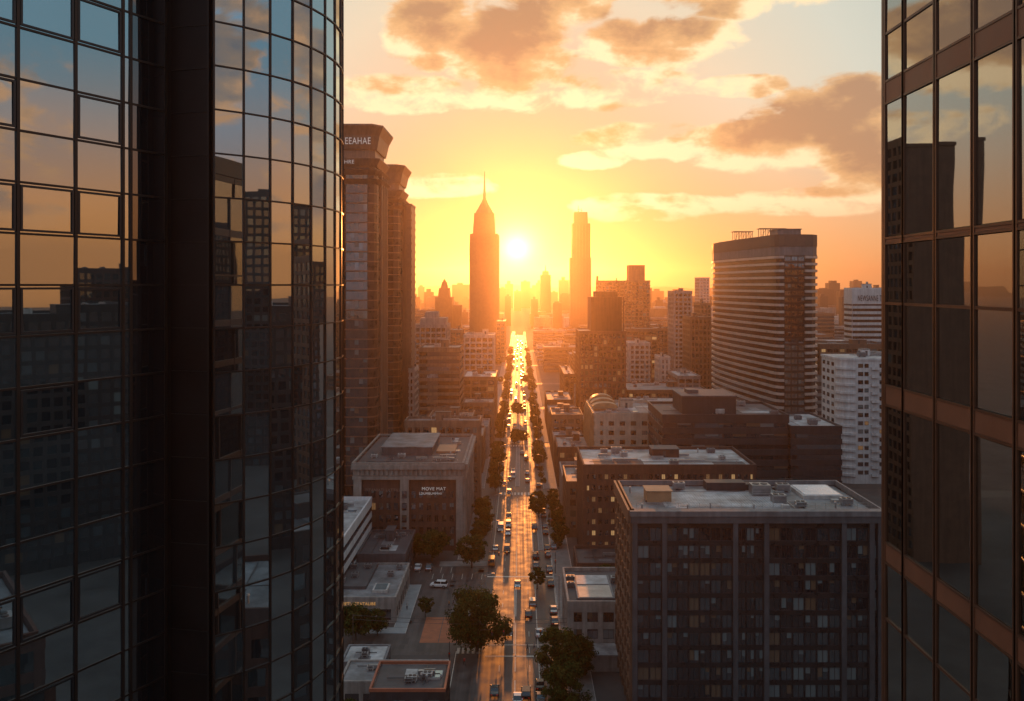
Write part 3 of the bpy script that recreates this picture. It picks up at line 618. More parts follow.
# garage in front of C
block('service_building', 'dark brown flat building below the brick office', 15.2, 40, 228, 243.4, 6.2, 3.1, 4.5, BRK, 'SW', 1.6, 1.6, roof=ROOFD, clutter=3, seed=19, mix=(6, 1, 0, 1, 0, .2), hut=False)
# D cream building
Dx = block('cream_office', 'cream office building with curved fins coloured sunlit gold on its road side', 28.8, 54.5, 336, 374, 29.3, 3.6, 4.2, CRM, 'S', 2.2, 1.9, mix=(8, 2, .5, .5, 0, .2), roof=ROOF, clutter=5, seed=5, par=1.3)
for i in range(9):
    mb = MB(); y = 338.5 + i * 4
    pr = [(28.7, 0), (27.2, 0)] + [(28.75 - 1.6 * math.cos(R(a)) - .0, 24 + 6.5 * math.sin(R(a))) for a in range(0, 91, 15)]
    vs = [(x, y, z) for x, z in pr] + [(x, y + 1.7, z) for x, z in pr]; k = len(pr)
    mb.add(vs, [tuple(range(k - 1, -1, -1)), tuple(range(k, 2 * k))] + [(q, (q + 1) % k, k + (q + 1) % k, k + q) for q in range(k)]); obj('fin', mb, mat('sunlit_gold_fin', (.36, .22, .12), .45), Dx)  # low sun's gold on the road side is put into the fin colour
for (y, hh) in ((350, 1.8), (357, 2.6), (364, 3.4)):
    mb = MB(); pr = [(29 + 5.2 * (1 - math.cos(R(a))), 30.4 + hh * math.sin(R(a))) for a in range(0, 181, 15)]; k = len(pr)
    vs = [(x, yy, z + o_) for yy in (y, y + 5) for o_ in (0, .4) for x, z in pr]
    fs = []
    for q in range(k - 1): fs += [(q, q + 1, k + q + 1, k + q), (2 * k + q + 1, 2 * k + q, 3 * k + q, 3 * k + q + 1), (k + q, k + q + 1, 3 * k + q + 1, 3 * k + q), (q + 1, q, 2 * k + q, 2 * k + q + 1)]
    fs += [(0, k, 3 * k, 2 * k), (k - 1, 3 * k - 1, 4 * k - 1, 2 * k - 1)]
    fs += [tuple(range(k)), tuple(range(3 * k - 1, 2 * k - 1, -1))]
    mb.add(vs, fs); obj('roof_vault', mb, [mat('sunlit_gold_fin', (.36, .22, .12), .45)], Dx)  # vault colour carries the same painted-in sunlight gold
# E wide dark building
E_ = block('wide_dark_office', 'wide dark banded office with a square rooftop penthouse', 49.3, 92.5, 300, 333, 34.5, 3.7, 5, DRK, 'SW', .5, 2.1, style='ribbon', mix=(3, 1, 0, 0, 0, 0), roof=ROOFD, clutter=9, seed=6, par=.9, hut=False)
mb = MB(); mb.box(57, 76, 306, 325, 34.6, 40.6); mb.box(56.7, 76.3, 305.7, 325.3, 40.6, 41.1, 1); mb.box(60, 64, 312, 318, 41.1, 42.4, 1); obj('penthouse', mb, [DRK, SLA], E_)
block('low_wing_office', 'dark lower office wing with pale roof beside the wide office', 92.9, 110, 298, 330, 31, 3.6, 5, DRK, 'SW', .5, 2, style='ribbon', mix=(3, 1, 0, 0, 0, 0), roof=ROOFL, clutter=5, seed=8, par=.8, hut=False)
# F round banded tower
Ft = thing('banded_tower', 'broad dark office tower ringed by pale balcony bands, with rooftop helipad frames', 'tower', (128, 420, 0))
wl_ = [(121.4, 400), (119.6, 400.6), (118.3, 402.4), (117.6, 405.5), (116.2, 415), (113.8, 430), (111.8, 445), (110.2, 460), (109.0, 475), (108.8, 486), (109.6, 494), (112, 500), (116.5, 504.5)]
po = list(reversed(wl_)) + [(130.8, 400), (134.5, 401), (137.2, 404), (138.5, 410), (150, 470), (148, 500), (140, 505)]
hf = 102.3; fl_ = 3.15
def grow(poly, g):
    m_ = len(poly); out = []
    for i in range(m_):
        a, b_, c_ = Vector(poly[i - 1]), Vector(poly[i]), Vector(poly[(i + 1) % m_]); n1 = Vector(((b_ - a).y, -(b_ - a).x)).normalized(); n2 = Vector(((c_ - b_).y, -(c_ - b_).x)).normalized(); s = (n1 + n2).normalized()
        out.append(tuple(b_ + s * g / max(.5, s.dot(n1))))
    return out
mb = MB(); mb.prism(po, 0, hf); obj('wall', mb, [mat('smoked_glass_wall', (.03, .028, .03), .15, .1, var=.2)], Ft)
mb = MB(); mb.prism(grow(po, .55), hf - 8.6, hf - 4.6, 1); mb.prism(grow(po, .75), hf - 4.58, hf + .9, 0); mb.prism(grow(po, .8), hf - 8.9, hf - 8.62, 0); obj('crown', mb, [mat('umber_cladding', (.10, .075, .065), .55, .1, var=.2), GRY], Ft)
LEDG = mat('balcony_band', (.46, .42, .40), .35, .25, var=.2)
zz = hf - 8.9 - 1.15
gp = grow(po, .9); ip = grow(po, -.5)
nW = len(wl_)
while zz > 4:
    mb = MB()
    for sl_ in (list(range(0, nW)), list(range(nW, nW + 6))):      # bands on the west side and the east corner, not on the dark facet
        for a_, b_ in zip(sl_, sl_[1:]):
            for (lo, hi, g_) in ((zz, zz + 1.15, .9),):
                q = [gp[a_], gp[b_], po[b_], po[a_]]; mb.prism(q, lo, hi)
    obj('balcony_band', mb, LEDG, Ft)
    zz -= fl_
ws = []
pA, pB = Vector(po[nW - 1]), Vector(po[nW]); dd = (pB - pA).normalized()
for i in range(28):
    zt_ = hf - 9 - i * fl_
    if zt_ > 4:
        for j in range(3): ws.append((tuple(pA), tuple(dd), (dd.y, -dd.x), .3 + j * 3.1, 3.1 + j * 3.1, zt_ - 2.3, zt_ - .2, pick((12, .4, 0, 0, 0, .05)), 2, 1))
windows(Ft, ws)
mb = MB(); mb.prism(grow(po, .3), hf + .9, hf + 1.0, 0); obj('roof', mb, ROOFD, Ft)
mb = MB(); mb.box(122, 133, 412, 425, hf + 1, hf + 4.0); mb.box(121.6, 133.4, 411.6, 425.4, hf + 4, hf + 4.4); obj('plant_room', mb, [GRY], Ft)
for (x0_, x1_, y_, zz_) in ((113.5, 124, 462, hf + 6.0), (118, 131, 428, hf + 5.4)):
    mb = MB(); mb.box(x0_, x1_, y_, y_ + 6, zz_, zz_ + .25)
    for k in range(6): xk = x0_ + .6 + k * (x1_ - x0_ - 1.2) / 5; mb.box(xk, xk + .25, y_ + .5, y_ + .75, hf + 1, zz_); mb.box(xk, xk + .25, y_ + 5, y_ + 5.25, hf + 1, zz_)
    for k in range(5): xk = x0_ + .8 + k * (x1_ - x0_ - 1.2) / 5; mb.tube((xk, y_ + .6, hf + 1), (xk + (x1_ - x0_ - 1.2) / 5, y_ + .6, zz_), .1)
    obj('roof_frame', mb, MTD, Ft)
# G white residential tower
Gx0, Gx1, Gy, hg = 129, 154, 350, 49.6
Gt = thing('apartment_tower', 'white apartment tower with stacked balconies beside the bronze tower', 'tower', (133, 350, 0))
arc = [(129 + 6 - 6 * math.cos(R(a)), 356 - 6 * math.sin(R(a))) for a in range(0, 91, 18)]
pg = arc + [(154, 350), (154, 372), (129, 372)]
mb = MB(); mb.prism(pg, 0, hg); mb.prism(grow(pg, .35), hg, hg + .9, 0); obj('wall', mb, [WHT], Gt)
mb = MB(); mb.prism(grow(pg, -.8), hg + .9, hg + .95); obj('roof', mb, ROOFL, Gt)
ws = []; fg = 3.3
for i in range(14):
    zt_ = hg - .8 - i * fg
    for (u0, u1) in ((1.0, 3.0), (3.6, 5.2), (9.6, 11.0), (12.2, 14.6), (15.8, 17.2)): ws.append(((135, 350), (1, 0), (0, -1), u0, u1, zt_ - 2.1, zt_ - .5, pick((5, 2, 1, .3, 0, .2)), 1, 1))
    for k in range(3): ws.append(((129, 372), (0, -1), (-1, 0), 1.5 + k * 5.2, 4.2 + k * 5.2, zt_ - 2.1, zt_ - .5, pick((5, 2, 1, .3, 0, .2)), 2, 1))
    mb = MB(); mb.box(141.2, 144.2, 348.8, 350, zt_ - 2.9, zt_ - 2.7); mb.box(141.2, 144.2, 348.8, 348.9, zt_ - 2.7, zt_ - 1.75); mb.box(141.2, 141.3, 348.9, 350, zt_ - 2.7, zt_ - 1.75); mb.box(144.1, 144.2, 348.9, 350, zt_ - 2.7, zt_ - 1.75)
    obj('balcony', mb, WHT, Gt)
    mb = MB(); g2_ = grow(pg, .7)
    for a_ in range(0, 5): mb.prism([g2_[a_], g2_[a_ + 1], pg[a_ + 1], pg[a_]], zt_ - 2.9, zt_ - 1.9)
    obj('balcony', mb, WHT, Gt)
windows(Gt, ws); roofkit(Gt, 137, 152, 353, 370, hg + .95, 6, 3, m=WHT)
# H white tower with a sign, and the dark roof in front of it
H_ = block('sign_tower', 'distant white banded office tower with dark lettering along its top', 198.5, 224, 520, 532, 77.5, 3.3, 3, WHT, 'SW', .5, 1.7, style='ribbon', mix=(4, 1, 0, 0, 0, 0), clutter=3, seed=21, par=.8)
mb = MB(); mb.box(198, 224.4, 519.2, 532, 68.6, 77.6); obj('sign_wall', mb, WHT, H_)
text('sign_lettering', 'NEWSANNE T', 5.0, MTD, (201.5, 519.1, 70.4), ROT_S, H_, .08, .42)
mb = MB(); mb.cyl(px(867, 530), 530, 77.6, 82, .7, n=8); obj('chimney', mb, CONL, H_)
block('dark_podium', 'dark brown block below the lettered white tower', px(820, 480), px(890, 480), 480, 505, 46.5, 3.6, 3.5, BRN, 'SW', .8, 1.8, clutter=4, seed=22, roof=ROOFD)
block('grey_podium', 'pale roofed low block left of the white apartment tower', px(745, 430) + 30, px(822, 430), 428, 470, 34, 3.6, 4, CON, 'SW', .8, 1.6, clutter=8, seed=23, roof=ROOFL)
# ---- right-hand mid distance
U1 = block('grid_office', 'dark red office tower with a gridded front and narrower upper storeys', px(576, 510), px(626, 480), 480, 510, pz(332, 480), 3.4, 2.6, mat('maroon_cladding', (.14, .06, .04), .5, .1, var=.2), 'SW', .9, 1.1, mix=(14, .6, 0, .4, .15, .8), clutter=0, seed=31, par=.6, hut=False, body=BRK)
mb = MB(); x0_, x1_ = px(588, 508), px(622, 485); mb.box(x0_, x1_, 486, 512, pz(332, 480), pz(297, 486)); mb.box(x0_ + 3, x1_ - 2, 489, 508, pz(297, 486), pz(291.5, 489))
for k in range(12): mb.box(x0_ + .4 + k * 1.58, x0_ + .9 + k * 1.58, 485.7, 486, pz(332, 480), pz(297, 486))
obj('upper_block', mb, [BRK], U1)
def tower(name, label, l, r, top, Y, depth, wall, floor=3.6, bay=3, seed=1, st='grid', pier=.8, span=1.3, mix=(12, 1.5, .3, .3, 0, .1), clutter=2, par=.8, most=100, group=None, faces=None, hut=True, cat='tower', roof=ROOF):
    f = faces or ('SW' if l > 520 else 'SE')
    xl_, xr_ = (px(l, Y + depth), px(r, Y)) if l > 520 else (px(l, Y), px(r, Y + depth))
    return block(name, label, xl_, xr_, Y, Y + depth, pz(top, Y), floor, bay, wall, f, pier, span, style=st, mix=mix, clutter=clutter, seed=seed, par=par, most=most, group=group, hut=hut, cat=cat, roof=roof)
tower('light_grid_block', 'pale gridded mid-rise standing right of the dark red gridded tower', 625, 650, 344, 600, 25, CONL, 3.4, 3.2, 41, pier=1.1)
tower('pale_slab_tower', 'tall pale slab tower with dense rows of small windows left of the brown tower', 668, 692, 292, 640, 26, CON, 3.3, 3, 42, pier=1.1)
tower('brown_tower', 'brown tower directly left of the banded round tower', 683, 711, 318, 560, 26, BRN, 3.6, 2.6, 43, pier=1.0, mix=(8, 1, 0, .4, 0, .2))
tower('brown_tower', 'small brown upper tower showing behind the brown tower', 694, 711, 304, 700, 26, BRN, 3.6, 3, 44)
tower('small_pale_block', 'narrow cream block at the foot of the pale slab tower', 655, 670, 358, 560, 20, CONL, 3.4, 3.4, 45, pier=1.6)
tower('brown_midrise', 'plain reddish mid-rise between cream block and stepped twin-top tower', 650, 668, 329, 720, 30, BRN, 3.6, 3.4, 46)
T3 = tower('stepped_tower', 'broad stepped tower with a square top block behind the red gridded tower', 620, 650, 281, 900, 35, RST, 4, 4, 47, clutter=0, par=.6, most=100)
mb = MB(); mb.box(px(629, 905), px(645, 905), 906, 925, pz(281, 900), pz(265, 905)); obj('top_block', mb, RST, T3)
T4 = tower('twin_spire_block', 'square topped tower with small corner masts left of the stepped tower', 596, 620, 281.5, 950, 30, RST, 4, 4, 48, clutter=0, par=1.2)
mb = MB(); mb.box(px(596.5, 950), px(598.5, 950), 951, 954, pz(281, 950), pz(276, 950)); mb.cyl(px(617, 950), 955, pz(281, 950), pz(278, 950), .6, n=6); obj('mast', mb, RST, T4)
tower('far_glass_tower', 'pale far tower rising behind the brown tower', 695, 709.5, 278, 1100, 30, CONL, 4, 4, 49, clutter=0, most=60)
tower('long_flat_block', 'flat pale warehouse roof right of the cream block', 668, 700, 377, 520, 35, CON, 3.6, 5, 50, clutter=6, roof=ROOFL, cat='building')
tower('grey_terrace_block', 'low brown terrace with cluttered roof left of the red gridded tower', 560, 574, 375, 560, 60, BRN, 3.5, 3, 51, clutter=6, cat='building')
# low buildings right of the road
low = [(15, 27.6, 276, 300, 17, BRN, ROOF, 'brown shop building squeezed between road and brick office'),
       (15, 26, 302, 326, 13, CON, ROOFD, 'grey three storey shop building by the second crossing'),
       (15, 27.5, 345, 372, 15, BRK, ROOF, 'dark brick building behind the cream office corner'),
       (15, 28, 376, 402, 12, CONB, ROOFL, 'brown low building with very pale roof by the road'),
       (30, 56, 384, 425, 16, CON, ROOFL, 'wide grey depot roof behind the cream office'),
       (15, 29, 405, 428, 19, BRN, ROOFD, 'brown corner building before the third crossing'),
       (15, 30, 446, 476, 14, CONB, ROOF, 'flat brown shop row below the red gridded tower'),
       (60, 100, 345, 395, 17, CON, ROOF, 'grey warehouse behind the wide dark office'),
       (60, 108, 446, 476, 18, CONB, ROOFL, 'long brown depot left of the banded tower'),
       (15, 29, 480, 520, 16, BRK, ROOF, 'dark brick row left of the red gridded tower'),
       (62, 108, 500, 540, 19, BRN, ROOF, 'brown depot behind the banded tower base')]
for i, (x0, x1, y0, y1, h, w, r_, lb) in enumerate(low):
    block('shop_building', lb, x0, x1, y0, y1, h, 3.5, 3.4, w, 'SW', .9, 1.5, roof=r_, clutter=7, seed=60 + i, par=.8, mix=(6, 1, 1, .6, .1, .8))
# ================================================================== left side
# N: civic block with dentil frieze
Nx0, Nx1, Ny0, Ny1, hn = -50, -17.2, 262, 311, 25.6
Nb = thing('civic_building', 'stone framed civic building with dark red brick fields and a dentil frieze', 'building', (-33, 262, 0))
STN = mat('grey_stone', (.27, .24, .215), .8, streak=.2)
mb = MB(); mb.box(Nx0, Nx1, Ny0, Ny1, 0, hn, 0)
P, d, n, L_ = FACE(Nx0, Nx1, Ny0, Ny1)['S']
for u0, u1 in ((0, 2.4), (14.0, 16.6), (L_ - 2.0, L_)): mb.fbox(P, d, n, u0, u1, 0, hn - 4, 0, 1.0, 1)
mb.fbox(P, d, n, -.3, L_ + .3, hn - 4, hn - 3, 0, 1.15, 1); mb.fbox(P, d, n, -.2, L_ + .2, hn - 3, hn - .9, 0, .6, 1); mb.fbox(P, d, n, -.6, L_ + .6, hn - .9, hn + .5, -.4, 1.6, 1)
P, d, n, L2 = FACE(Nx0, Nx1, Ny0, Ny1)['E']
for k in range(9): mb.fbox(P, d, n, k * 5.9, k * 5.9 + 1.6, 0, hn - 4, 0, .8, 1)
mb.fbox(P, d, n, 0, L2, hn - 4, hn - .9, 0, .9, 1); mb.fbox(P, d, n, -.4, L2 + .4, hn - .9, hn + .5, -.4, 1.5, 1)
obj('wall', mb, [BRK, STN], Nb)
for k in range(22):
    mb = MB(); u = 1 + k * 1.45; mb.fbox((Nx0, Ny0), (1, 0), (0, -1), u, u + .75, hn - 2.7, hn - 1.1, .6, 1.1); obj('dentil', mb, STN, Nb)
ws = [((Nx0, Ny0 - 1.0), (1, 0), (0, -1), 14.6, 16.0, hn - 9.6 - k * 3.6, hn - 7.4 - k * 3.6, 0, 1, 2) for k in range(4)]
random.seed(5)
for i in range(5):
    for u0, u1, nb in ((2.6, 13.8, 5), (16.8, L_ - 2.2, 6)):
        bw = (u1 - u0) / nb
        for j in range(nb): ws.append(((Nx0, Ny0), (1, 0), (0, -1), u0 + j * bw + .5, u0 + (j + 1) * bw - .5, 1.5 + i * 3.6, 3.6 + i * 3.6, pick((9, .5, .1, .6, .05, .3)), 2, 1))
    for j in range(8): ws.append(((Nx1, Ny0), (0, 1), (1, 0), j * 5.9 + 2.2, j * 5.9 + 5.3, 1.5 + i * 3.8, 4.2 + i * 3.8, pick((7, 1, 1, .6, .1, .5)), 2, 1))
windows(Nb, ws)
mb = MB(); mb.box(Nx0 + .5, Nx1 - .5, Ny0 + .5, Ny1 - .5, hn, hn + .25); obj('roof', mb, ROOFD, Nb)
parapet(Nb, Nx0 - .5, Nx1 + .5, Ny0 - 1.2, Ny1 + .5, hn + .5, .6, .5, STN)
mb = MB(); mb.box(-44, -28, 277, 303, hn + .25, hn + 2.6); mb.box(-44.3, -27.7, 276.7, 303.3, hn + 2.6, hn + 2.9, 1); obj('plant_room', mb, [SLA, ROOF], Nb)
mb = MB(); mb.box(-27, -21, 280, 292, hn + .25, hn + .9); obj('roof_panel', mb, mat('orange_roof_panel', (.42, .20, .11), .5), Nb)
roofkit(Nb, Nx0 + 2, Nx1 - 2, Ny0 + 2, Ny0 + 13, hn + .25, 9, 77, False); roofkit(Nb, -26, -19, Ny0 + 3, Ny1 - 3, hn + .25, 5, 78, False)
text('sign_lettering', 'TITANIATI LATTILLA', 1.15, mat('faded_lettering', (.16, .14, .13), .6, emit=(.6, .5, .45), es=.02), (-46.7, 261.9, 17.9), ROT_S, Nb, .04)
SGN = mat('white_lettering', (.75, .75, .72), .5, emit=(.8, .85, .85), es=.14)
text('sign_lettering', 'MOVE MAT', 1.35, SGN, (-29.6, 261.9, 18.2), ROT_S, Nb, .04); text('sign_lettering', 'LDUMBUMMHII', .95, SGN, (-30.4, 261.9, 16.9), ROT_S, Nb, .04)
# N2 behind it
block('stone_annex', 'brown stone block directly behind the civic building', -42, -14.8, 318, 328, 29.5, 3.6, 3, CONB, 'SE', 1, 1.5, clutter=4, seed=80, roof=ROOF)
block('stone_annex', 'tall narrow brown block at the road behind the stone block', -36, -19, 342.5, 362, 27, 3.6, 3, BRN, 'SE', 1, 1.5, clutter=4, seed=81, roof=ROOFD)
# M: twin towers with flared caps
BR2 = mat('rose_cladding', (.23, .135, .095), .45, .15, var=.15, streak=.15)
def flared_tower(label, dx, dy, shoulder=False, sign=False, seed=1):
    th = thing('flared_tower', label, 'tower', (-70 + dx, 330 + dy, 0), 'twin flared towers')
    x1, y0, y1 = -54.5 + dx, 330 + dy, 355 + dy; x0 = x1 - 32; xr = x1 - 12; hb = 128.5
    mb = MB()
    mb.box(x0, xr - 1.1, y0, y1, 0, hb + 1); mb.box(xr - 1.1, xr + .0, y0 + 3, y1, 0, hb - 2, 1)
    cor = [(xr, y0 + .8), (x1 - 3.2, y0 + .8), (x1 - 1.2, y0 + 1.8), (x1 - .3, y0 + 4), (x1, y0 + 7), (x1, y1), (xr, y1)]
    mb.prism(cor, 0, hb - 4)
    for k in range(int((hb - 6) / 3.7)):
        z = hb - 6 - k * 3.7; mb.prism(grow(cor, .18), z - .45, z, 2)
        mb.box(x0 - .2, xr - 1.0, y0 - .14, y1, z - .45, z, 2)
    for k in range(4): mb.box(x1 + .1, x1 + .9, y0 + 8.2 + k * 4.6, y0 + 9.2 + k * 4.6, 0, hb - 4, 2)
    for k in range(7): mb.box(x0 + .4 + k * 3.05, x0 + .9 + k * 3.05, y0 - .4, y0, 0, hb, 2)
    mb.box(xr - 1.6, xr - 1.1, y0 - .5, y0 + .2, 0, hb, 3)
    obj('wall', mb, [mat('rose_glass_wall', (.075, .04, .03), .3, .2, var=.3), MUL, BR2, mat('rose_rib', (.34, .2, .13), .4)], th)
    ws = []; random.seed(seed)
    for k in range(33):
        z = hb - 6.5 - k * 3.7
        if z < 5: break
        for j in range(6): ws.append(((x0, y0), (1, 0), (0, -1), .95 + j * 3.05, 3.4 + j * 3.05, z - 3.2, z, pick((9, 1, .1, .5, 0, .15)), 2, 1))
        ws.append(((xr, y0 + .8), (1, 0), (0, -1), .3, 8.5, z - 3.2, z, 0, 5, 1))
    windows(th, ws)
    # collars and the flared cap
    neck = [(x0, y0), (x1 - 2.5, y0), (x1 - .3, y0 + 2.5), (x1 - .3, y1), (x0, y1)]
    mb = MB(); mb.prism(grow(neck, -.6), hb - 4, 140); obj('neck', mb, BR2, th)
    mb = MB(); mb.prism(neck, hb - 3.4, hb - .6, 0, grow(neck, 1.4)); mb.prism(grow(neck, 1.4), hb - .6, hb - .2); obj('collar', mb, BR2, th)
    mb = MB(); mb.prism(grow(neck, .1), 131.5, 136.8, 0, grow(neck, 1.2)); mb.prism(grow(neck, 1.2), 136.8, 140, 0, grow(neck, 2.6)); mb.prism(grow(neck, 2.7), 140, 140.7); obj('cap', mb, [BR2], th)
    for k in range(2): mb = MB(); c2 = grow(cor, .2); mb.prism(c2, hb - 10 + k * 3.4, hb - 8.2 + k * 3.4, 0, grow(cor, 1.5)); obj('collar', mb, BR2, th)
    if sign:
        text('sign_lettering', 'EEAHAE', 3.6, SGN, (px(344.5, 328), y0 - 1.7, 133.2), ROT_S, th, .05, .72)
        text('sign_lettering', 'HRE', 2.0, SGN, (px(344, 328), y0 - 2.0, 125.8), ROT_S, th, .05)
    if shoulder:
        mb = MB(); mb.box(x1 + .9, x1 + 4.2, y0 + 12, y1 + 4, 0, 122)
        for k in range(30): mb.box(x1 + .9, x1 + 4.5, y0 + 11.7, y1 + 4, 121 - k * 4, 122.2 - k * 4, 0)
        obj('shoulder_wing', mb, BR2, th)
flared_tower('brown tower with flared cap and white rooftop lettering, nearer of the twin pair', 0, 0, sign=True, seed=3)
flared_tower('brown tower with flared cap and lower side wing, farther of the twin pair', -6.2, 110, shoulder=True, seed=4)
# O white banded building, P low shop with lit cornice
O_ = block('white_office', 'white banded low office in front of the civic building', -62, -44.2, 216, 258, 16.2, 3.3, 4, WHT, 'SE', .4, 1.7, style='ribbon', mix=(4, 1, 0, 0, 0, 0), clutter=5, seed=90, roof=ROOFL)
Pb = block('corner_shop', 'low corner shop with lit lettering on its cornice beside pale paving', -46, -29.6, 206, 231, 5.7, 5.0, 3.8, CON, 'SE', .9, 2.4, mix=(7, 2, .5, .5, 0, .2), clutter=0, seed=91, par=.5, hut=False)
mb = MB(); mb.box(-35.6, -32, 209.5, 214.5, 5.82, 6.5); mb.box(-35.2, -32.4, 209.9, 214.1, 6.5, 6.58, 1); obj('skylight', mb, [CONL, G3], Pb)
mb = MB(); mb.box(-45.5, -37.5, 212, 230, 5.82, 6.6); obj('roof_deck', mb, ROOFD, Pb)
for (x, y) in ((-44, 215), (-41.5, 219), (-39.5, 226), (-43, 226), (-33, 222), (-31.4, 227)): ac(Pb, x, y, 6.6 if x < -37 else 5.82, .8)
text('sign_lettering', 'RATILI METLASTATALIBE', .95, mat('gold_lettering', (.7, .4, .15), .4, emit=(1, .5, .15), es=.35), (-45.5, 205.55, 4.35), ROT_S, Pb, .04)
block('flat_store', 'low flat store with pipes on its roof behind the corner shop', -43.5, -31, 233.5, 256, 7.4, 3.7, 4, SLA, 'SE', .8, 1.7, clutter=9, seed=92, roof=ROOFD, par=.6)
# Q cluttered roofs at the bottom
Q = block('diner_building', 'flat roofed dark diner with red roof edging and cluttered roof', -25.6, -13.2, 150, 160.5, 10, 3.3, 3, DRK, 'SE', .7, 1.5, clutter=9, seed=93, roof=ROOFD, par=0, hut=False)
parapet(Q, -26, -12.8, 149.6, 160.9, 10, .55, .35, RED)
block('garage_building', 'grey roofed garage behind the diner', -34, -14.5, 165, 174, 4.6, 4.6, 4, CON, 'SE', .8, 2, clutter=9, seed=94, roof=ROOF, par=.4, hut=False)
block('kiosk_row', 'low kiosk with pale roof left of the garage', -36, -27.6, 176, 184, 3.6, 3.6, 3, GRY, 'SE', .8, 1.6, clutter=3, seed=95, roof=ROOFL, par=.3, hut=False)
# left mid distance
R1 = tower('banded_midrise', 'brown mid-rise with pale horizontal bands behind the civic building', 419, 463, 349, 420, 25, CONB, 3.5, 5, 101, st='ribbon', span=1.5, clutter=5, mix=(4, 1, 0, 0, 0, 0))
tower('pale_slab_block', 'narrow grey slab between farther flared tower and banded mid-rise', 409, 419, 370, 450, 22, CONL, 3.5, 4, 102, clutter=1, cat='building')
R2 = tower('stepped_block', 'pale stepped block with roof terraces left of the spired skyscraper', 415, 450, 326, 540, 28, CON, 3.5, 3.4, 103, clutter=3)
mb = MB(); mb.box(px(420, 545), px(446, 545), 545, 562, pz(326, 540), pz(318, 545)); mb.box(px(425, 548), px(438, 548), 548, 558, pz(318, 545), pz(312, 545)); obj('top_block', mb, CON, R2)
tower('pale_grid_block', 'pale windowed mid-rise in front of the spired skyscraper', 464, 495, 336, 560, 28, CONL, 3.6, 3.6, 104, clutter=3)
tower('brown_block', 'plain rusty mid-rise right behind the pale windowed mid-rise', 496, 506, 322, 900, 60, RST, 4, 5, 105, clutter=2)
tower('brown_block', 'rusty block left behind the banded mid-rise', 450, 464, 331, 640, 30, RST, 3.6, 4, 106, clutter=2)
tower('low_hall', 'low brown hall with pale roof edge near the road', 463, 497, 378, 480, 36, BRN, 3.6, 5, 107, clutter=6, cat='building', roof=ROOFL)
tower('low_hall', 'flat brown shed in front of the pale edged hall', 463, 494, 404, 430, 18, CONB, 3.6, 5, 108, clutter=5, cat='building')
block('low_hall', 'small brown terrace left of the road behind tall annex', -45, -16, 370, 396, 15, 3.6, 4, BRN, 'SE', .8, 1.5, clutter=7, seed=109)
block('low_hall', 'grey flat terrace with vents left of the road', -27, -15, 400, 424, 14, 3.6, 4, CON, 'SE', .8, 1.5, clutter=5, seed=110)
# ---- skyline
def loft(mb, cxx, cyy, secs, mi=0, sq=1.0, n=4):
    for (z0, w0), (z1, w1) in zip(secs, secs[1:]):
        if n == 4: c = [(-1, -1), (1, -1), (1, 1), (-1, 1)]
        else: c = [(math.cos(R(22.5 + 360 * i / n)) * 1.05, math.sin(R(22.5 + 360 * i / n)) * 1.05) for i in range(n)]
        mb.prism([(cxx + a * w0, cyy + b_ * w0) for a, b_ in c], z0, z1, mi, [(cxx + a * w1, cyy + b_ * w1) for a, b_ in c])
SPW = mat('skyscraper_cladding', (.10, .06, .04), .5, .15)
T1 = thing('spired_skyscraper', 'tallest skyscraper with tapered dome top and needle spire beside the sun', 'skyscraper', (px(484.5, 1000), 1016, 0))
xc = px(484.5, 1016); yc = 1016
mb = MB(); w = 16.6; loft(mb, xc, yc, [(0, w), (122, w), (139, w * .97)]); loft(mb, xc, yc, [(139, w * .78), (163, w * .69)]); loft(mb, xc, yc, [(163, w * .67), (167, w * .54), (171.5, w * .38), (176, w * .23), (181, w * .10)], n=8)
for k in range(9):
    u = xc - w + .6 + k * (2 * w - 1.8) / 8; mb.box(u, u + .7, yc - w - .5, yc - w + .3, 0, 138); mb.box(xc + w - .2, xc + w + .5, yc - w + 1.5 + k * 3.6, yc - w + 2.2 + k * 3.6, 0, 138)
obj('wall', mb, SPW, T1)
mb = MB(); mb.tube((xc, yc, 181), (xc, yc, 194), 1.7, 1.0, 8); mb.tube((xc, yc, 194), (xc, yc, 213), 1.0, .3, 8); mb.cyl(xc, yc, 186, 187, 1.6, n=8); obj('spire', mb, SPW, T1)
T2 = thing('stepped_skyscraper', 'slender stepped skyscraper with rooftop antennas right of the sun', 'skyscraper', (px(580, 1300), 1313, 0))
xc, yc = px(580.5, 1313), 1313
mb = MB(); loft(mb, xc - .6, yc, [(0, 15.6), (pz(258, 1313), 15.4)]); loft(mb, xc + .4, yc, [(pz(258, 1313), 13.6), (pz(224, 1313), 13.3)]); loft(mb, xc, yc, [(pz(224, 1313), 10.4), (pz(212.5, 1313), 9.8)])
for k in range(6): mb.box(xc - 12 + k * 4.6, xc - 11.2 + k * 4.6, yc - 16.2, yc - 13, 0, pz(226, 1313))
obj('wall', mb, SPW, T2)
mb = MB(); mb.tube((xc - 3, yc, 188), (xc - 3, yc, 200), .5, .2); mb.tube((xc + 1.5, yc, 188), (xc + 1.5, yc, 196), .5, .2); mb.tube((xc - 5.5, yc, 195), (xc + 3.5, yc, 192.5), .3); obj('antenna', mb, MTD, T2)
T5 = thing('deco_tower', 'stepped tower with pointed top left of the spired skyscraper', 'tower', (px(444, 1100), 1112, 0)); xc, yc = px(444.5, 1112), 1112
mb = MB(); loft(mb, xc, yc, [(0, 11), (pz(297, 1112), 11)]); loft(mb, xc, yc, [(pz(297, 1112), 7.5), (pz(288, 1112), 6.5)]); loft(mb, xc, yc, [(pz(288, 1112), 4.5), (pz(282, 1112), 3)]); loft(mb, xc, yc, [(pz(282, 1112), 2.4), (pz(279, 1112), .5)])
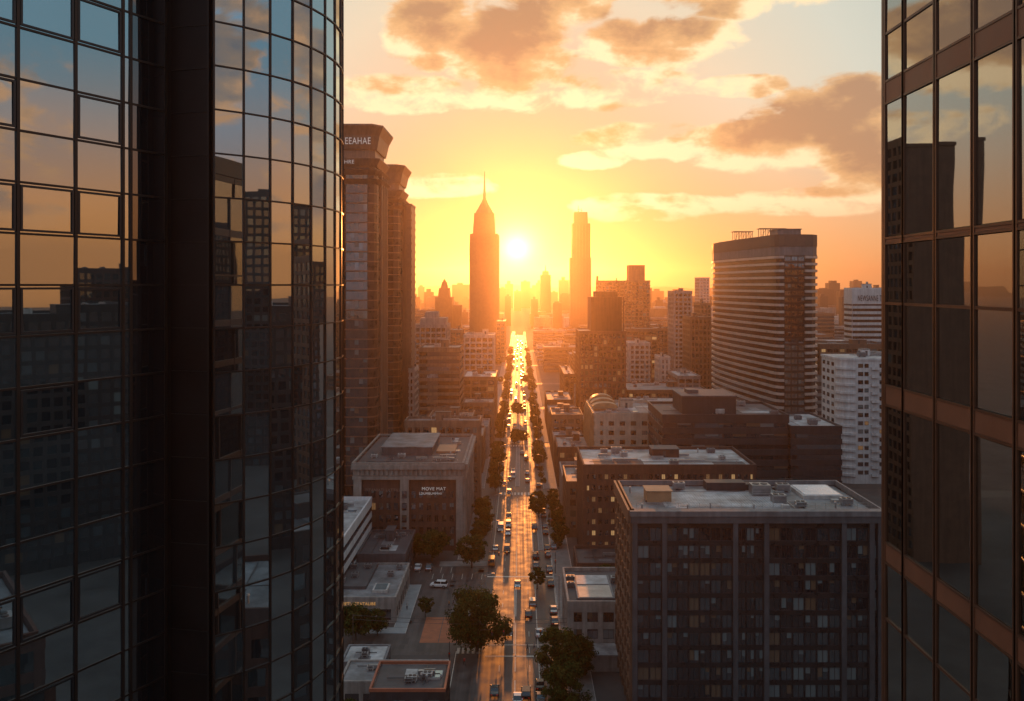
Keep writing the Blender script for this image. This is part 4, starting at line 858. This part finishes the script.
mb.box(xc + 10.9, xc + 22, yc - 8, yc + 10, 0, pz(305, 1112)); mb.box(xc - 20, xc - 10.9, yc - 8, yc + 10, 0, pz(309, 1112)); obj('wall', mb, SPW, T5)
T6 = thing('spiked_tower', 'thin far tower with a short spike between the sun and stepped skyscraper', 'tower', (px(545, 1900), 1912, 0)); xc, yc = px(545.5, 1912), 1912
mb = MB(); loft(mb, xc, yc, [(0, 12), (pz(275, 1912), 11.5)]); loft(mb, xc, yc, [(pz(275, 1912), 7.5), (pz(271, 1912), 6)]); mb.tube((xc, yc, pz(271, 1912)), (xc, yc, pz(265, 1912)), 1.4, .3); obj('wall', mb, SPW, T6)
rd = random.Random(44)
sil = [(505, 513, 284, 3000), (521, 530, 281.5, 3000), (514, 521, 291, 2700), (530, 539, 288, 3200), (536, 542, 283, 3000), (559, 569, 280, 2500), (551, 558, 292, 2800), (499, 506, 288, 2600),
       (571, 590, 298, 2300), (590, 600, 300, 2600), (452, 469, 284.5, 2800), (430, 441, 300, 2600), (414, 426, 303, 2300), (418, 424, 287, 3300), (462, 470, 299, 2400), (652, 664, 291, 2500),
       (664, 672, 299, 2100), (712, 722, 288, 2900), (818, 834, 289, 1900), (829, 840, 283, 2100), (840, 851, 291, 1700), (873, 884, 288, 1500), (820, 828, 296, 1500), (853, 862, 281, 2600), (655, 663, 300, 1500), (596, 606, 291, 1500), (606, 617, 287, 1900), (613, 621, 294, 1400), (672, 682, 291, 1700), (680, 690, 298, 1300), (640, 652, 288, 1800),
       (505, 511, 296, 1700), (531, 538, 299, 1600), (553, 562, 303, 1500), (560, 570, 294, 1750), (424, 433, 292, 1900), (410, 419, 297, 1700), (452, 461, 305, 1500), (461, 468, 312, 1300), (700, 712, 296, 1500), (842, 851, 297, 1100), (862, 872, 286, 1800), (590, 598, 306, 1250)]
for i, (l, r, t, Y) in enumerate(sil):
    th = thing('far_tower', 'hazy far off tower block on the skyline', 'tower', (px((l + r) / 2, Y), Y, 0), 'hazy far towers on the skyline')
    mb = MB(); hw = (px(r, Y) - px(l, Y)) / 2; xc = px((l + r) / 2, Y); mb.box(xc - hw, xc + hw, Y, Y + hw * 2, 0, pz(t, Y)); obj('wall', mb, SPW, th)
    mb = MB(); k = rd.uniform(.35, .7); mb.box(xc - hw * k, xc + hw * k * rd.uniform(.4, 1), Y + 3, Y + hw * 1.4, pz(t, Y), pz(t - rd.uniform(1, 3.5), Y)); obj('roof_block', mb, SPW, th)
# ---- field of far low buildings
rd = random.Random(12); cnt = 0; occ = []
WL = [CON, CONB, BRN, CONL, RST, GRY]
def freebox(x0, x1, y0, y1):
    if x0 < 15 and x1 > -18.5: return False
    for ob in ([(-97, -50, 326, 480), (-60, -8, 318, 475), (px(415, 540) - 2, -10, 480, 592), (px(440, 1100) - 25, px(470, 1100), 1095, 1130), (xcT1 - 20, xcT1 + 20, 995, 1036), (px(569, 1300) - 5, px(592, 1300) + 5, 1290, 1335),
                (15, 62, 440, 590), (110, 152, 395, 510), (px(596, 950) - 3, px(651, 950) + 3, 895, 985), (px(695, 1100), px(711, 1100), 1095, 1135), (px(625, 600) - 2, px(650, 600) + 2, 598, 628), (px(668, 640) - 2, px(692, 640) + 2, 638, 668),
                (px(683, 560) - 2, px(711, 560) + 2, 516, 588), (px(694, 700) - 2, px(711, 700) + 2, 698, 728), (px(650, 720) - 2, px(670, 720) + 2, 718, 752), (px(845, 520) - 3, 245, 478, 548), (60, 112, 440, 556),
                (px(655, 560) - 2, px(671, 560) + 2, 558, 582), (px(496, 900) - 2, px(507, 900) + 2, 898, 962), (px(449, 640) - 2, px(465, 640) + 2, 638, 672), (px(667, 520), px(701, 520), 518, 557)]):
        if x0 < ob[1] and x1 > ob[0] and y0 < ob[3] and y1 > ob[2]: return False
    return all(not (x0 < o_[1] and x1 > o_[0] and y0 < o_[3] and y1 > o_[2]) for o_ in occ)
xcT1 = px(484.5, 1016)
Y = 574
rowsY = []
while Y < 4200:
    dpt = 24 + Y * .012; rowsY.append((Y, dpt)); Y += dpt + (13 if Y < 1200 else Y * .045)
for (Y, dpt) in rowsY:
    xl, xr_ = -(.13 * Y + 20), min(.44 * Y + 20, 900); x = xl
    while x < xr_:
        w = rd.uniform(18, 44) * (1 + Y / 2500); h = rd.uniform(8, 24) * (1 + Y / 3500) * (1.7 if rd.random() < .16 else 1)
        if abs(x + w / 2) < 60: h = min(h, 22)
        if Y > 900 and abs(px(520, Y) - x) < 90 and h > 30: h = 26
        if freebox(x, x + w - 4, Y, Y + dpt) and cnt < 235:
            occ.append((x, x + w - 4, Y, Y + dpt)); cnt += 1; wl = rd.choice(WL); f = 'SW' if x > 0 else 'SE'
            if Y < 760: block('city_block', 'low city block with a cluttered flat roof in the hazy middle distance', x, x + w - 4, Y, Y + dpt, h, 3.6, 5, wl, f, .9, 1.5, clutter=4, seed=cnt, roof=rd.choice((ROOF, ROOFD, ROOFL)), group='low city blocks in the hazy distance', split=(1, 1))
            elif Y < 1300: block('city_block', 'low city block in the far haze', x, x + w - 4, Y, Y + dpt, h, 4, 6, wl, f, .9, 1.7, style='ribbon', clutter=2, seed=cnt, roof=rd.choice((ROOF, ROOFD, ROOFL)), group='far low city blocks', most=12)
            else:
                th = thing('city_block', 'faint far city block near the horizon', 'building', (x + w / 2, Y, 0), 'faint far city blocks'); mb = MB(); mb.box(x, x + w - 4, Y, Y + dpt, 0, h); obj('wall', mb, wl, th)
                mb = MB(); mb.box(x + w * .2, x + w * .55, Y + 4, Y + dpt * .6, h, h + rd.uniform(2.5, 5)); obj('roof_block', mb, rd.choice(WL), th)
        x += w
# right of frame / behind: what the glass mirrors
for i, (x, y, w, dd_, h, wl) in enumerate([(210, 60, 40, 40, 72, CONB), (180, 150, 34, 30, 92, SLA), (290, 180, 40, 36, 112, BRN), (145, -60, 30, 30, 76, GRY), (220, -150, 40, 40, 106, CONB), (120, -240, 36, 34, 98, SLA),
                                        (330, -40, 40, 40, 118, BRN), (340, 110, 44, 40, 84, CON), (60, -380, 50, 44, 100, CONB), (250, -330, 50, 44, 90, GRY), (400, -230, 50, 44, 130, BRN), (135, 232, 30, 30, 52, CON),
                                        (230, 245, 40, 34, 88, GRY), (-109, 250, 17, 25, 121, BRN), (72, 75, 26, 30, 40, BRK), (60, 20, 28, 30, 36, CON), (95, 195, 26, 20, 28, CON)]):
    block('neighbour_tower', ['pale', 'broad', 'slim', 'squat', 'stout', 'long', 'tall', 'plain', 'wide', 'narrow', 'huge', 'corner', 'boxy', 'western', 'brick', 'low', 'short'][i] + ' city building mirrored in the curtain wall glass', x, x + w, y, y + dd_, h, 3.8, 3.4, (DRK, BRN, DRK, BRK)[i % 4], 'WNS' if x > 0 else 'EN', 1.0, 1.3,
          clutter=3, seed=200 + i, most=10, split=(-1, 0), mix=(12, 3, .25, .3, 0, 0))
# ================================================================== trees
def tree_proto(seed, h, r, name='street_tree', n=2600, leaf=.34, trunk_h=None, low=.30, nc=None):
    rd = random.Random(seed); th = thing(name, 'x', 'tree'); trunk_h = trunk_h or h * .34
    mb = MB(); mb.tube((0, 0, 0), (rd.uniform(-.15, .15), rd.uniform(-.15, .15), trunk_h), h * .026, h * .018, 8); tips = []
    for k in range(7):
        a = k * .9 + rd.uniform(0, .5); e = Vector((math.cos(a) * r * rd.uniform(.35, .75), math.sin(a) * r * rd.uniform(.35, .75), h * rd.uniform(.5, .85)))
        mb.tube((0, 0, trunk_h * .9), tuple(e * .6 + Vector((0, 0, trunk_h * .25))), h * .014, h * .007, 5); mb.tube(tuple(e * .6 + Vector((0, 0, trunk_h * .25))), tuple(e), h * .007, h * .003, 5); tips.append(e)
    obj('trunk', mb, BARK, th)
    mb = MB(); cl = []
    for k in range(nc or int(34 + r * 6)):
        a = rd.uniform(0, 6.283); u = rd.random() ** .45 * (1 + .16 * math.sin(3 * a + seed) + .1 * math.sin(5 * a)); zz = rd.uniform(low, .97); mz = (low + 1) / 2; rr = r * math.sqrt(max(.03, 1 - ((zz - mz) / (1.04 - mz)) ** 2)) * u
        cl.append((Vector((math.cos(a) * rr, math.sin(a) * rr, h * zz)), r * rd.uniform(.15, .27), rd.choice((0, 0, 1, 2))))
    for i in range(n):
        c, cr_, mi = cl[i % len(cl)]; v = Vector((rd.gauss(0, 1), rd.gauss(0, 1), rd.gauss(0, .75))).normalized() * cr_ * rd.uniform(.5, 1.25)
        p = c + v; nrm = (v.normalized() + Vector((rd.uniform(-.7, .7), rd.uniform(-.7, .7), rd.uniform(-.3, .9)))).normalized(); q = nrm.to_track_quat('Z', 'Y'); s = leaf * rd.uniform(.6, 1.4); ro = rd.uniform(0, 6.28)
        vs = [p + q @ Vector((s * math.cos(ro + t) * (1 if j % 2 == 0 else .6), s * math.sin(ro + t) * (1 if j % 2 == 0 else .6), 0)) for j, t in enumerate((0, 1.57, 3.14, 4.71))]
        mb.add(vs, [(0, 1, 2, 3)], mi if rd.random() > .2 else rd.randrange(3))
    obj('crown', mb, FOL, th)
    return th
big = tree_proto(1, 12.4, 6.8, n=15000, leaf=.27, low=.16, nc=90); big.location = (-9.3, 190, 0); big['label'] = 'big round leafy tree beside the red brick court and lit road'; big['group'] = 'street trees'
big2 = tree_proto(2, 12.5, 4.9, n=9000, leaf=.27, low=.15); big2.location = (8.2, 171, 0); big2['label'] = 'tall dark tree on the right kerb beside the pale annex roof'; big2['group'] = 'street trees'
sm = tree_proto(3, 5.4, 2.1, n=2200, leaf=.22); sm.location = (4.6, 229, .0); sm['label'] = 'small round tree standing at the right edge of the lit crossing'; sm['group'] = 'street trees'
mid = tree_proto(4, 9.0, 4.2, n=3600, leaf=.36); mid.location = (-13.6, 246, 0); mid['label'] = 'rounded tree before the civic building corner by the road'; mid['group'] = 'street trees'
def T(pr, x, y, label, s=1, rz=0):
    t = dup(pr, (x, y, 0), rz, label, 'street trees'); t.scale = (s, s, s * random.uniform(.9, 1.1)); return t
random.seed(3)
T(mid, -25.5, 252, 'dark tree under the civic building lettering', 1.0, 1); T(mid, -31.5, 253, 'dark tree at the middle pier of the civic building', .8, 2); T(mid, -37, 249.6, 'dark bushy tree next to the flat store', .7, 3)
T(sm, -22.8, 209.5, 'small bushy tree at the corner of the red brick court', .85, 1); T(big2, 8.4, 160, 'dark tree at the lower right kerb', .8, 2); T(big2, 12.4, 178, 'tree squeezed beside the pale annex', .62, 1)
T(mid, -37, 196, 'dark tree in front of the corner shop', .9, 4); T(mid, -32.5, 198.5, 'smaller tree before the corner shop window', .6, 5); T(mid, -31.5, 154, 'dark tree left of the diner', .7, 2)
for k, (x, y, s) in enumerate(((17, 224, .75), (22, 223, .8), (27.5, 224.5, .75), (33, 224, .7))): T(mid, x, y, 'tree in the dark planted strip before the service building', s, k)
for k, y in enumerate(list(range(262, 322, 11)) + list(range(346, 426, 11)) + list(range(446, 556, 12)) + list(range(575, 1050, 24))):
    T(random.choice((mid, sm, mid)), (-12.0 if y < 340 else -9.6) - random.uniform(0, 1.5), y + random.uniform(-2, 2), 'street tree in the left kerb row', random.uniform(.55, .8), k)
for k, y in enumerate([262, 269, 284, 296, 309, 322] + list(range(347, 426, 12)) + list(range(446, 556, 12)) + list(range(575, 1050, 24))):
    T(random.choice((mid, sm, mid)), (11.5 if y < 340 else 8.4) + random.uniform(0, 1.2), y + random.uniform(-2, 2), 'street tree in the right kerb row', random.uniform(.5, .75), k)
for x, y, s, lb in ((6.3, 300, .72, 'dense dark tree on the right median beyond the crossing'), (6.3, 311, .66, 'second dense tree on the right median'), (-1.4, 440, .8, 'dark round tree on the centre median, nearer of the pair'), (-1.4, 530, 1.0, 'dark round tree on the centre median, farther of the pair')):
    T(mid, x, y, lb, s, x)
for k in range(26): T(mid, random.choice((-1, 1)) * random.uniform(16, 60) + 22, random.choice((337, 437, 567, 572, 707, 867)) + random.uniform(0, 3), 'street tree along a side street', random.uniform(.5, .8), k)
# ================================================================== cars
PROTO_PAINT = mat('car_paint', (.5, .5, .5), .25, .3, var=0)
PNT = {'white': mat('white_car_paint', (.75, .75, .74), .22, 0, var=0), 'black': mat('black_car_paint', (.012, .012, .014), .18, .2, var=0), 'silver': mat('silver_car_paint', (.42, .43, .44), .25, .7, var=0),
       'grey': mat('grey_car_paint', (.12, .125, .13), .25, .5, var=0), 'red': mat('red_car_paint', (.35, .03, .02), .22, .1, var=0), 'blue': mat('blue_car_paint', (.03, .06, .16), .22, .3, var=0), 'orange': mat('orange_van_paint', (.6, .22, .05), .3, 0, var=0)}
CGL = mat('car_glass', (.015, .018, .02), .06, 0, var=0, spec=.8); TYR = mat('tyre_rubber', (.02, .02, .02), .8, var=0); RIM = mat('alloy_rim', (.4, .4, .4), .3, .8, var=0)
HL = mat('headlight_glass', (.7, .7, .65), .1, 0, var=0, emit=(1, .9, .7), es=.4); TLG = mat('tail_light', (.4, .02, .01), .2, 0, var=0, emit=(1, .08, .03), es=.1)
def car_bits(kind='sedan'):
    """+y is the nose"""
    bd = MB(); gl = MB()
    if kind == 'sedan': st = [(-2.25, .45, .78, .72), (-2.15, .3, .92, .82), (-1.4, .25, .98, .88), (1.0, .25, .95, .89), (1.85, .28, .80, .84), (2.2, .4, .66, .70)]; rf = (-1.35, -.75, .45, 1.15, 1.42, .66)
    elif kind == 'suv': st = [(-2.3, .5, .98, .78), (-2.2, .35, 1.12, .88), (-1.4, .3, 1.15, .93), (1.1, .3, 1.1, .94), (2.0, .35, .98, .90), (2.3, .45, .8, .76)]; rf = (-2.1, -1.8, .55, 1.25, 1.72, .74)
    else: st = [(-2.6, .45, 1.2, .92), (-2.55, .35, 1.3, .98), (-1.4, .3, 1.3, 1.0), (1.3, .3, 1.3, 1.0), (2.2, .35, 1.1, .96), (2.5, .45, .85, .84)]; rf = (-2.5, -2.4, 1.2, 2.1, 2.15, .86)
    rings = []
    for (y, zb, zt_, w) in st: rings.append([(-w * .9, y, zb), (-w, y, zb + .12), (-w, y, (zb + zt_) / 2 + .1), (-w * .88, y, zt_), (w * .88, y, zt_), (w, y, (zb + zt_) / 2 + .1), (w, y, zb + .12), (w * .9, y, zb)])
    vs = [p for r_ in rings for p in r_]; fs = []
    for i in range(len(rings) - 1):
        for j in range(8): fs.append((i * 8 + j, (i + 1) * 8 + j, (i + 1) * 8 + (j + 1) % 8, i * 8 + (j + 1) % 8))
    fs += [tuple(range(7, -1, -1)), tuple(range((len(rings) - 1) * 8, len(rings) * 8))]; fs = [f[::-1] for f in fs]
    bd.add(vs, fs)
    y0, y1, y2, y3, zr, wr = rf; zb = st[2][2] - .04; wb = st[2][3] * .9
    gl.add([(-wb, y0 - .15, zb), (wb, y0 - .15, zb), (wb, y3 + .15, zb), (-wb, y3 + .15, zb), (-wr, y1, zr - .04), (wr, y1, zr - .04), (wr, y2, zr - .04), (-wr, y2, zr - .04)], [(0, 3, 2, 1), (4, 5, 6, 7), (0, 1, 5, 4), (1, 2, 6, 5), (2, 3, 7, 6), (3, 0, 4, 7)])
    bd.box(-wr - .02, wr + .02, y1 - .03, y2 + .03, zr - .035, zr + .02)
    for s in (-1, 1):
        for yy in (y1 * .5 + y2 * .5,): bd.add([(s * wb * 1.01, yy - .06, zb), (s * wb * 1.01, yy + .06, zb), (s * wr * 1.03, yy + .06, zr), (s * wr * 1.03, yy - .06, zr)], [(0, 1, 2, 3)])
        bd.box(min(s * wb, s * (wb + .2)), max(s * wb, s * (wb + .2)), y3 - .2, y3, zb + .02, zb + .16)
    wh = [(s * (st[2][3] - .08), y) for s in (-1, 1) for y in (-1.4, 1.4)]
    return bd, gl, wh, st, .33 if kind == 'sedan' else .37
def wheel(mb, x, y, r, mt=0, mr=1):
    n = 14
    def disc(x0, x1, rr, mi):
        vs = [(xx, y + rr * math.cos(6.2832 * i / n), r + rr * math.sin(6.2832 * i / n)) for xx in (x0, x1) for i in range(n)]
        mb.add(vs, [tuple(range(n - 1, -1, -1)), tuple(range(n, 2 * n))] + [(i, (i + 1) % n, n + (i + 1) % n, n + i) for i in range(n)], mi)
    if mt is not None: disc(x - .11, x + .11, r, mt)
    if mr is not None: disc(x - .125, x + .125, r * .6, mr)
def car_proto(kind):
    bd, gl, wh, st, wr = car_bits(kind); th = thing('car' if kind != 'van' else 'van', 'x', 'car' if kind != 'van' else 'van')
    obj('body', bd, PROTO_PAINT, th, False); obj('windows', gl, CGL, th)
    for x, y in wh:
        m1 = MB(); wheel(m1, x, y, wr, 0, None); w_ = obj('wheel', m1, TYR, th); m2 = MB(); wheel(m2, x, y, wr, None, 0); obj('rim', m2, RIM, w_)
    yb, yf = st[0][0], st[-1][0]
    for s in (-1, 1):
        m1 = MB(); m1.box(s * .55 - .16, s * .55 + .16, yf - .06, yf + .02, .52, .66); obj('headlight', m1, HL, th)
        m1 = MB(); m1.box(s * .55 - .16, s * .55 + .16, yb - .02, yb + .06, .6, .74); obj('taillight', m1, TLG, th)
    return th
def car_simple(kind):
    bd, gl, wh, st, wr = car_bits(kind); mb = MB(); mb.add(bd.v, bd.f, 0); mb.add(gl.v, gl.f, 1)
    for x, y in wh: wheel(mb, x, y, wr, 2, 3)
    yb, yf = st[0][0], st[-1][0]
    for s in (-1, 1): mb.box(s * .55 - .16, s * .55 + .16, yf - .06, yf + .02, .52, .66, 4); mb.box(s * .55 - .16, s * .55 + .16, yb - .02, yb + .06, .6, .74, 5)
    return obj('car', mb, [PROTO_PAINT, CGL, TYR, RIM, HL, TLG])
KP = {k: car_proto(k) for k in ('sedan', 'suv', 'van')}; KS = {k: car_simple(k) for k in ('sedan', 'suv')}
used = set()
def car(kind, col, x, y, rz, label, group='cars on the boulevard', simple=False):
    pr = (KS if simple else KP)[kind]; c = dup(pr, (x, y, .012), rz, label, group, PNT[col]); c['category'] = 'van' if kind == 'van' else 'car'
    return c
def cpx(a, b_): Y = py2Y(b_ + 3); return px(a, Y), Y
near = [('sedan', 'grey', 494.6, 690, 0, 'grey sedan left of the road in the shade, lowest left'), ('suv', 'black', 526, 693, 0, 'black car with bright windscreen at the bottom of the lit road'), ('sedan', 'white', 517.5, 699, math.pi, 'white car cut off beside the black one'),
        ('sedan', 'black', 540, 684, 0, 'black sedan on the lower right lane by the big tree'), ('sedan', 'grey', 540.5, 697, 0, 'dark grey car behind the black sedan under the right tree'), ('sedan', 'white', 539.5, 632, 0, 'white sedan with a long shadow below the small round tree'),
        ('suv', 'silver', 532.6, 602, 0, 'silver car beneath the small round tree'), ('sedan', 'silver', 517.5, 583, math.pi, 'silver car alone just past the white crossing line'), ('suv', 'grey', 509, 631, math.pi, 'dark car in the left lane beside the big round tree'),
        ('sedan', 'black', 528.5, 613, 0, 'black car behind the silver one in the middle lane'), ('suv', 'white', 439, 584, 1.45, 'white car alone on the side street asphalt'), ('van', 'orange', 491.5, 561, 0, 'orange van waiting at the left of the crossing'),
        ('sedan', 'silver', 495.5, 547, 0, 'silver car parked by the left kerb ahead of the orange van'), ('sedan', 'blue', 472, 542, 1.4, 'blue car parked at the corner of the civic building'), ('suv', 'black', 507, 548, math.pi, 'black car first in the left lane queue'),
        ('sedan', 'white', 508, 531, math.pi, 'white car second in the left lane queue'), ('suv', 'silver', 508.4, 523, math.pi, 'silver car third in the left lane queue'), ('sedan', 'black', 508.6, 514, math.pi, 'black car fourth in the left lane queue'),
        ('suv', 'grey', 509, 491, math.pi, 'grey car fifth in the left lane queue'), ('sedan', 'black', 509.5, 477, math.pi, 'black car sixth in the left lane queue'), ('suv', 'black', 536, 555, 0, 'black car stopped right of the road behind the crossing line'),
        ('sedan', 'grey', 536, 564, 0, 'grey car at the right just behind the crossing line'), ('suv', 'grey', 534.5, 526, 0, 'grey car in the shade of the median trees'), ('sedan', 'white', 556, 534, .3, 'white car in the right side lane'),
        ('suv', 'silver', 553.5, 545, 0, 'silver car parked on the right side lane'), ('sedan', 'red', 551, 518, 0, 'red car parked on the right side lane'), ('sedan', 'white', 404, 547, 1.5, 'white car parked under the trees of the civic building')]
for k, c, a, b_, rz, lb in near: x, y = cpx(a, b_); car(k, c, x, y, rz, lb)
for x, y, c_, lb in ((-2.9, 362, 'white', 'white van in the left lane beyond the second crossing'), (3.0, 398, 'grey', 'grey van in the right lane beyond the second crossing'), (-6.3, 284, 'white', 'white van at the left kerb beside the lane queue')): car('van', c_, x, y, math.pi if x < 0 else 0, lb); used.add((x, y))
random.seed(8)
for yy_ in (206, 213, 232, 243.5, 257, 263, 280, 287, 301, 318): car('sedan', random.choice(('black', 'grey', 'silver', 'black')), 8.2, yy_, 0, 'car parked in the right kerb row', 'parked cars in the right kerb row', True)
for i in range(9): car('suv', random.choice(('white', 'black', 'grey', 'silver')), -12.9, 262 + i * 7.2, 0, 'car parked in the left kerb row', 'parked cars in the left kerb row', True)
for i in range(5): car('sedan', random.choice(('white', 'grey', 'silver', 'blue')), -38 + i * 3.1, 245, 0, 'car parked in the row before the civic building trees', 'parked cars before the civic building', True)
lanes = [(-6.3, math.pi), (-2.9, math.pi), (1.0, 0), (3.0, 0), (7.4, 0), (-10.4, math.pi)]
for k in range(92):
    x, rz = random.choice(lanes[:5]); y = 345 + (k / 92) ** 1.3 * 900 + random.uniform(-3, 3)
    if any(abs(y - yy) < 6.5 and abs(x - xx) < 1.6 for xx, yy in used): continue
    used.add((x, y)); car(random.choice(('sedan', 'suv')), random.choice(('white', 'black', 'grey', 'silver', 'silver', 'black', 'red')), x, y, rz, 'car in the far boulevard traffic', 'far boulevard traffic', True)
for o_ in list(KP.values()) + list(KS.values()):
    for c in list(o_.children):
        for g in list(c.children): bpy.data.objects.remove(g)
        bpy.data.objects.remove(c)
    bpy.data.objects.remove(o_)
# ================================================================== street furniture
lp = thing('street_lamp', 'slim grey street lamp with an arm over the road', 'street lamp', (-8.6, 214, 0), 'street lamps along the boulevard')
mb = MB(); mb.tube((-8.6, 214, 0), (-8.6, 214, 8.6), .11, .07, 8); mb.cyl(-8.6, 214, 0, .5, .2, .16, 8); obj('pole', mb, MTL, lp)
mb = MB(); mb.tube((-8.6, 214, 8.5), (-6.6, 214, 9.1), .05); obj('arm', mb, MTL, lp)
mb = MB(); mb.box(-7.0, -6.2, 213.85, 214.15, 9.0, 9.15); obj('lamp_head', mb, MTL, lp)
for y in (262, 296, 350, 386, 422, 460, 500, 540, 590, 640): dup(lp, (-8.6, y, 0)); dup(lp, (9.6, y + 14, 0), math.pi)
dup(lp, (9.6, 214, 0), math.pi); dup(lp, (9.6, 182, 0), math.pi)
def signal(x, y, arm, label, rz=0):
    th = thing('traffic_light', label, 'traffic light', (x, y, 0), 'traffic lights at the crossings'); mb = MB(); mb.tube((x, y, 0), (x, y, 6.2), .1, .08, 8)
    if arm: mb.tube((x, y, 6), (x + arm, y, 6.3), .07, .05)
    obj('pole', mb, MTD, th)
    for (hx, hz) in ([(x + arm, 5.6), (x + arm * .55, 5.5), (x, 3.4)] if arm else [(x, 3.6)]):
        mb = MB(); mb.box(hx - .2, hx + .2, y - .35, y - .1, hz - .5, hz + .55); h_ = obj('signal_head', mb, MTD, th)
        for q, m_ in ((.33, TLG), (0, MTD), (-.33, MTD)): mb = MB(); mb.cyl(hx, 0, 0, .04, .13, n=10); mb.v = [(vx, y - .35 - vz, hz + q + vy) for vx, vy, vz in mb.v]; obj('lens', mb, m_, h_)
signal(-9.0, 186.5, 5.5, 'traffic light with a long arm beside the big round tree'); signal(9.9, 186.5, -5.5, 'traffic light with a long arm right of the stop line'); signal(-14.6, 180, 0, 'short traffic light post on the left asphalt edge')
signal(-8.6, 241, 5.0, 'traffic light arm at the left of the white crossing line'); signal(9.8, 241, -5.0, 'traffic light arm at the right of the white crossing line')
mb = MB()
for (xa, xb, y, z) in ((-36, 22, 187, 8.2), (-36, 22, 188.2, 8.6)):
    pts = [(xa + (xb - xa) * i / 16, y, z - 1.1 * (1 - ((i - 8) / 8) ** 2)) for i in range(17)]
    for a_, b_ in zip(pts, pts[1:]): mb.tube(a_, b_, .035, n=4)
tag(obj('overhead_wires', mb, MTD), 'thin overhead wires sagging across the road before the big tree', 'wires')
for x, lb in ((-36, 'wooden wire pole left of the garage street'), (22, 'wire pole beside the annex on the right')):
    mb = MB(); mb.tube((x, 187.6, 0), (x, 187.6, 9), .14, .1, 8); mb.box(x - .08, x + .08, 186.7, 188.6, 8.3, 8.45); tag(obj('utility_pole', mb, BARK), lb, 'utility pole')
def person(x, y, rz, top, legs, label, stride=.18, z=0):
    me = bpy.data.meshes.new('person'); st = stride
    V = [(0, 0, .95), (0, 0, 1.15), (0, .01, 1.40), (0, .02, 1.50), (0, .03, 1.58), (0, .04, 1.70), (-.10, 0, .90), (-.11, st, .50), (-.11, st * 1.1, .08), (-.11, st * 1.1 + .15, .04), (.10, 0, .90), (.11, -st * .6, .50), (.11, -st * 1.5, .10), (.11, -st * 1.4 + .14, .04),
         (-.19, 0, 1.40), (-.25, -.06, 1.13), (-.24, .04, .88), (.19, 0, 1.40), (.25, .08, 1.13), (.24, .16, .90)]
    E = [(0, 1), (1, 2), (2, 3), (3, 4), (4, 5), (0, 6), (6, 7), (7, 8), (8, 9), (0, 10), (10, 11), (11, 12), (12, 13), (2, 14), (14, 15), (15, 16), (2, 17), (17, 18), (18, 19)]
    rr = [.15, .14, .17, .07, .085, .09, .10, .07, .045, .04, .10, .07, .045, .04, .07, .045, .032, .07, .045, .032]
    me.from_pydata(V, E, []); o = bpy.data.objects.new('person', me); C.objects.link(o); me.update()
    m_ = o.modifiers.new('skin', 'SKIN'); o.modifiers.new('sub', 'SUBSURF').levels = 1
    if not me.skin_vertices: me.attributes.new  # the modifier makes the layer
    bm_ = bmesh.new(); bm_.from_mesh(me); ly = bm_.verts.layers.skin.verify(); bm_.verts.ensure_lookup_table()
    for v, r_ in zip(bm_.verts, rr): v[ly].radius = (r_, r_)
    bm_.verts[0][ly].use_root = True; bm_.to_mesh(me); bm_.free(); bpy.context.view_layer.update()
    m2 = bpy.data.meshes.new_from_object(o.evaluated_get(bpy.context.evaluated_depsgraph_get())); bpy.data.objects.remove(o)
    for q in (top, legs, mat('skin_tone', (.35, .20, .14), .6, var=0), mat('dark_hair', (.02, .015, .012), .7, var=0)): m2.materials.append(q)
    for p_ in m2.polygons:
        c = p_.center; p_.use_smooth = True; p_.material_index = 3 if c.z > 1.66 or (c.z > 1.55 and c.y < .0) else 2 if c.z > 1.47 or (abs(c.x) > .19 and c.z < .93 and c.z > .8) else 0 if c.z > .93 else 1
    o = bpy.data.objects.new('person', m2); C.objects.link(o); o.location = (x, y, z); o.rotation_euler = (0, 0, rz); tag(o, label, 'person'); return o
DN = mat('dark_denim', (.03, .04, .07), .8, var=0); BLK = mat('black_cloth', (.02, .02, .022), .8, var=0)
for x, y, rz, c_, lg, lb in ((-11.7, 183, .4, (.45, .05, .04), BLK, 'person in a red jacket walking on the asphalt left of the road'), (-27.8, 214, 3.0, (.5, .5, .48), DN, 'person in a pale shirt walking on the pale paving strip'),
        (-17.6, 216, 1.2, (.35, .16, .05), DN, 'person in an orange top walking past the red brick court'), (-16.6, 217, 1.3, (.05, .07, .12), BLK, 'person in dark clothes beside the one in the orange top'),
        (1.6, 190.3, 1.57, (.04, .04, .05), BLK, 'person in black crossing the lit road near the stop line'), (3.1, 190.9, 1.57, (.30, .30, .32), DN, 'person in grey crossing the lit road near the stop line'), (12, 236, 0, (.2, .22, .3), BLK, 'person in blue on the right pavement by the crossing')):
    person(x, y, rz, mat('cloth_%02d' % int(x * 3 + 90), c_, .8, var=0), lg, lb, z=.13 if x > 9 or x < -26 else .015)
# ================================================================== haze
hb_ = MB(); hb_.box(-4300, 4300, -1500, 7700, -1.7, 216)
hm = bpy.data.materials.new('haze'); hm.use_nodes = True; t = hm.node_tree; t.nodes.clear()
pv = t.nodes.new('ShaderNodeVolumePrincipled'); pv.inputs['Density'].default_value = HAZE; pv.inputs['Color'].default_value = (.68, .55, .45, 1); pv.inputs['Anisotropy'].default_value = .86
om = t.nodes.new('ShaderNodeOutputMaterial'); t.links.new(pv.outputs[0], om.inputs['Volume'])
h_ = struct('haze', hb_, hm, 'stuff')
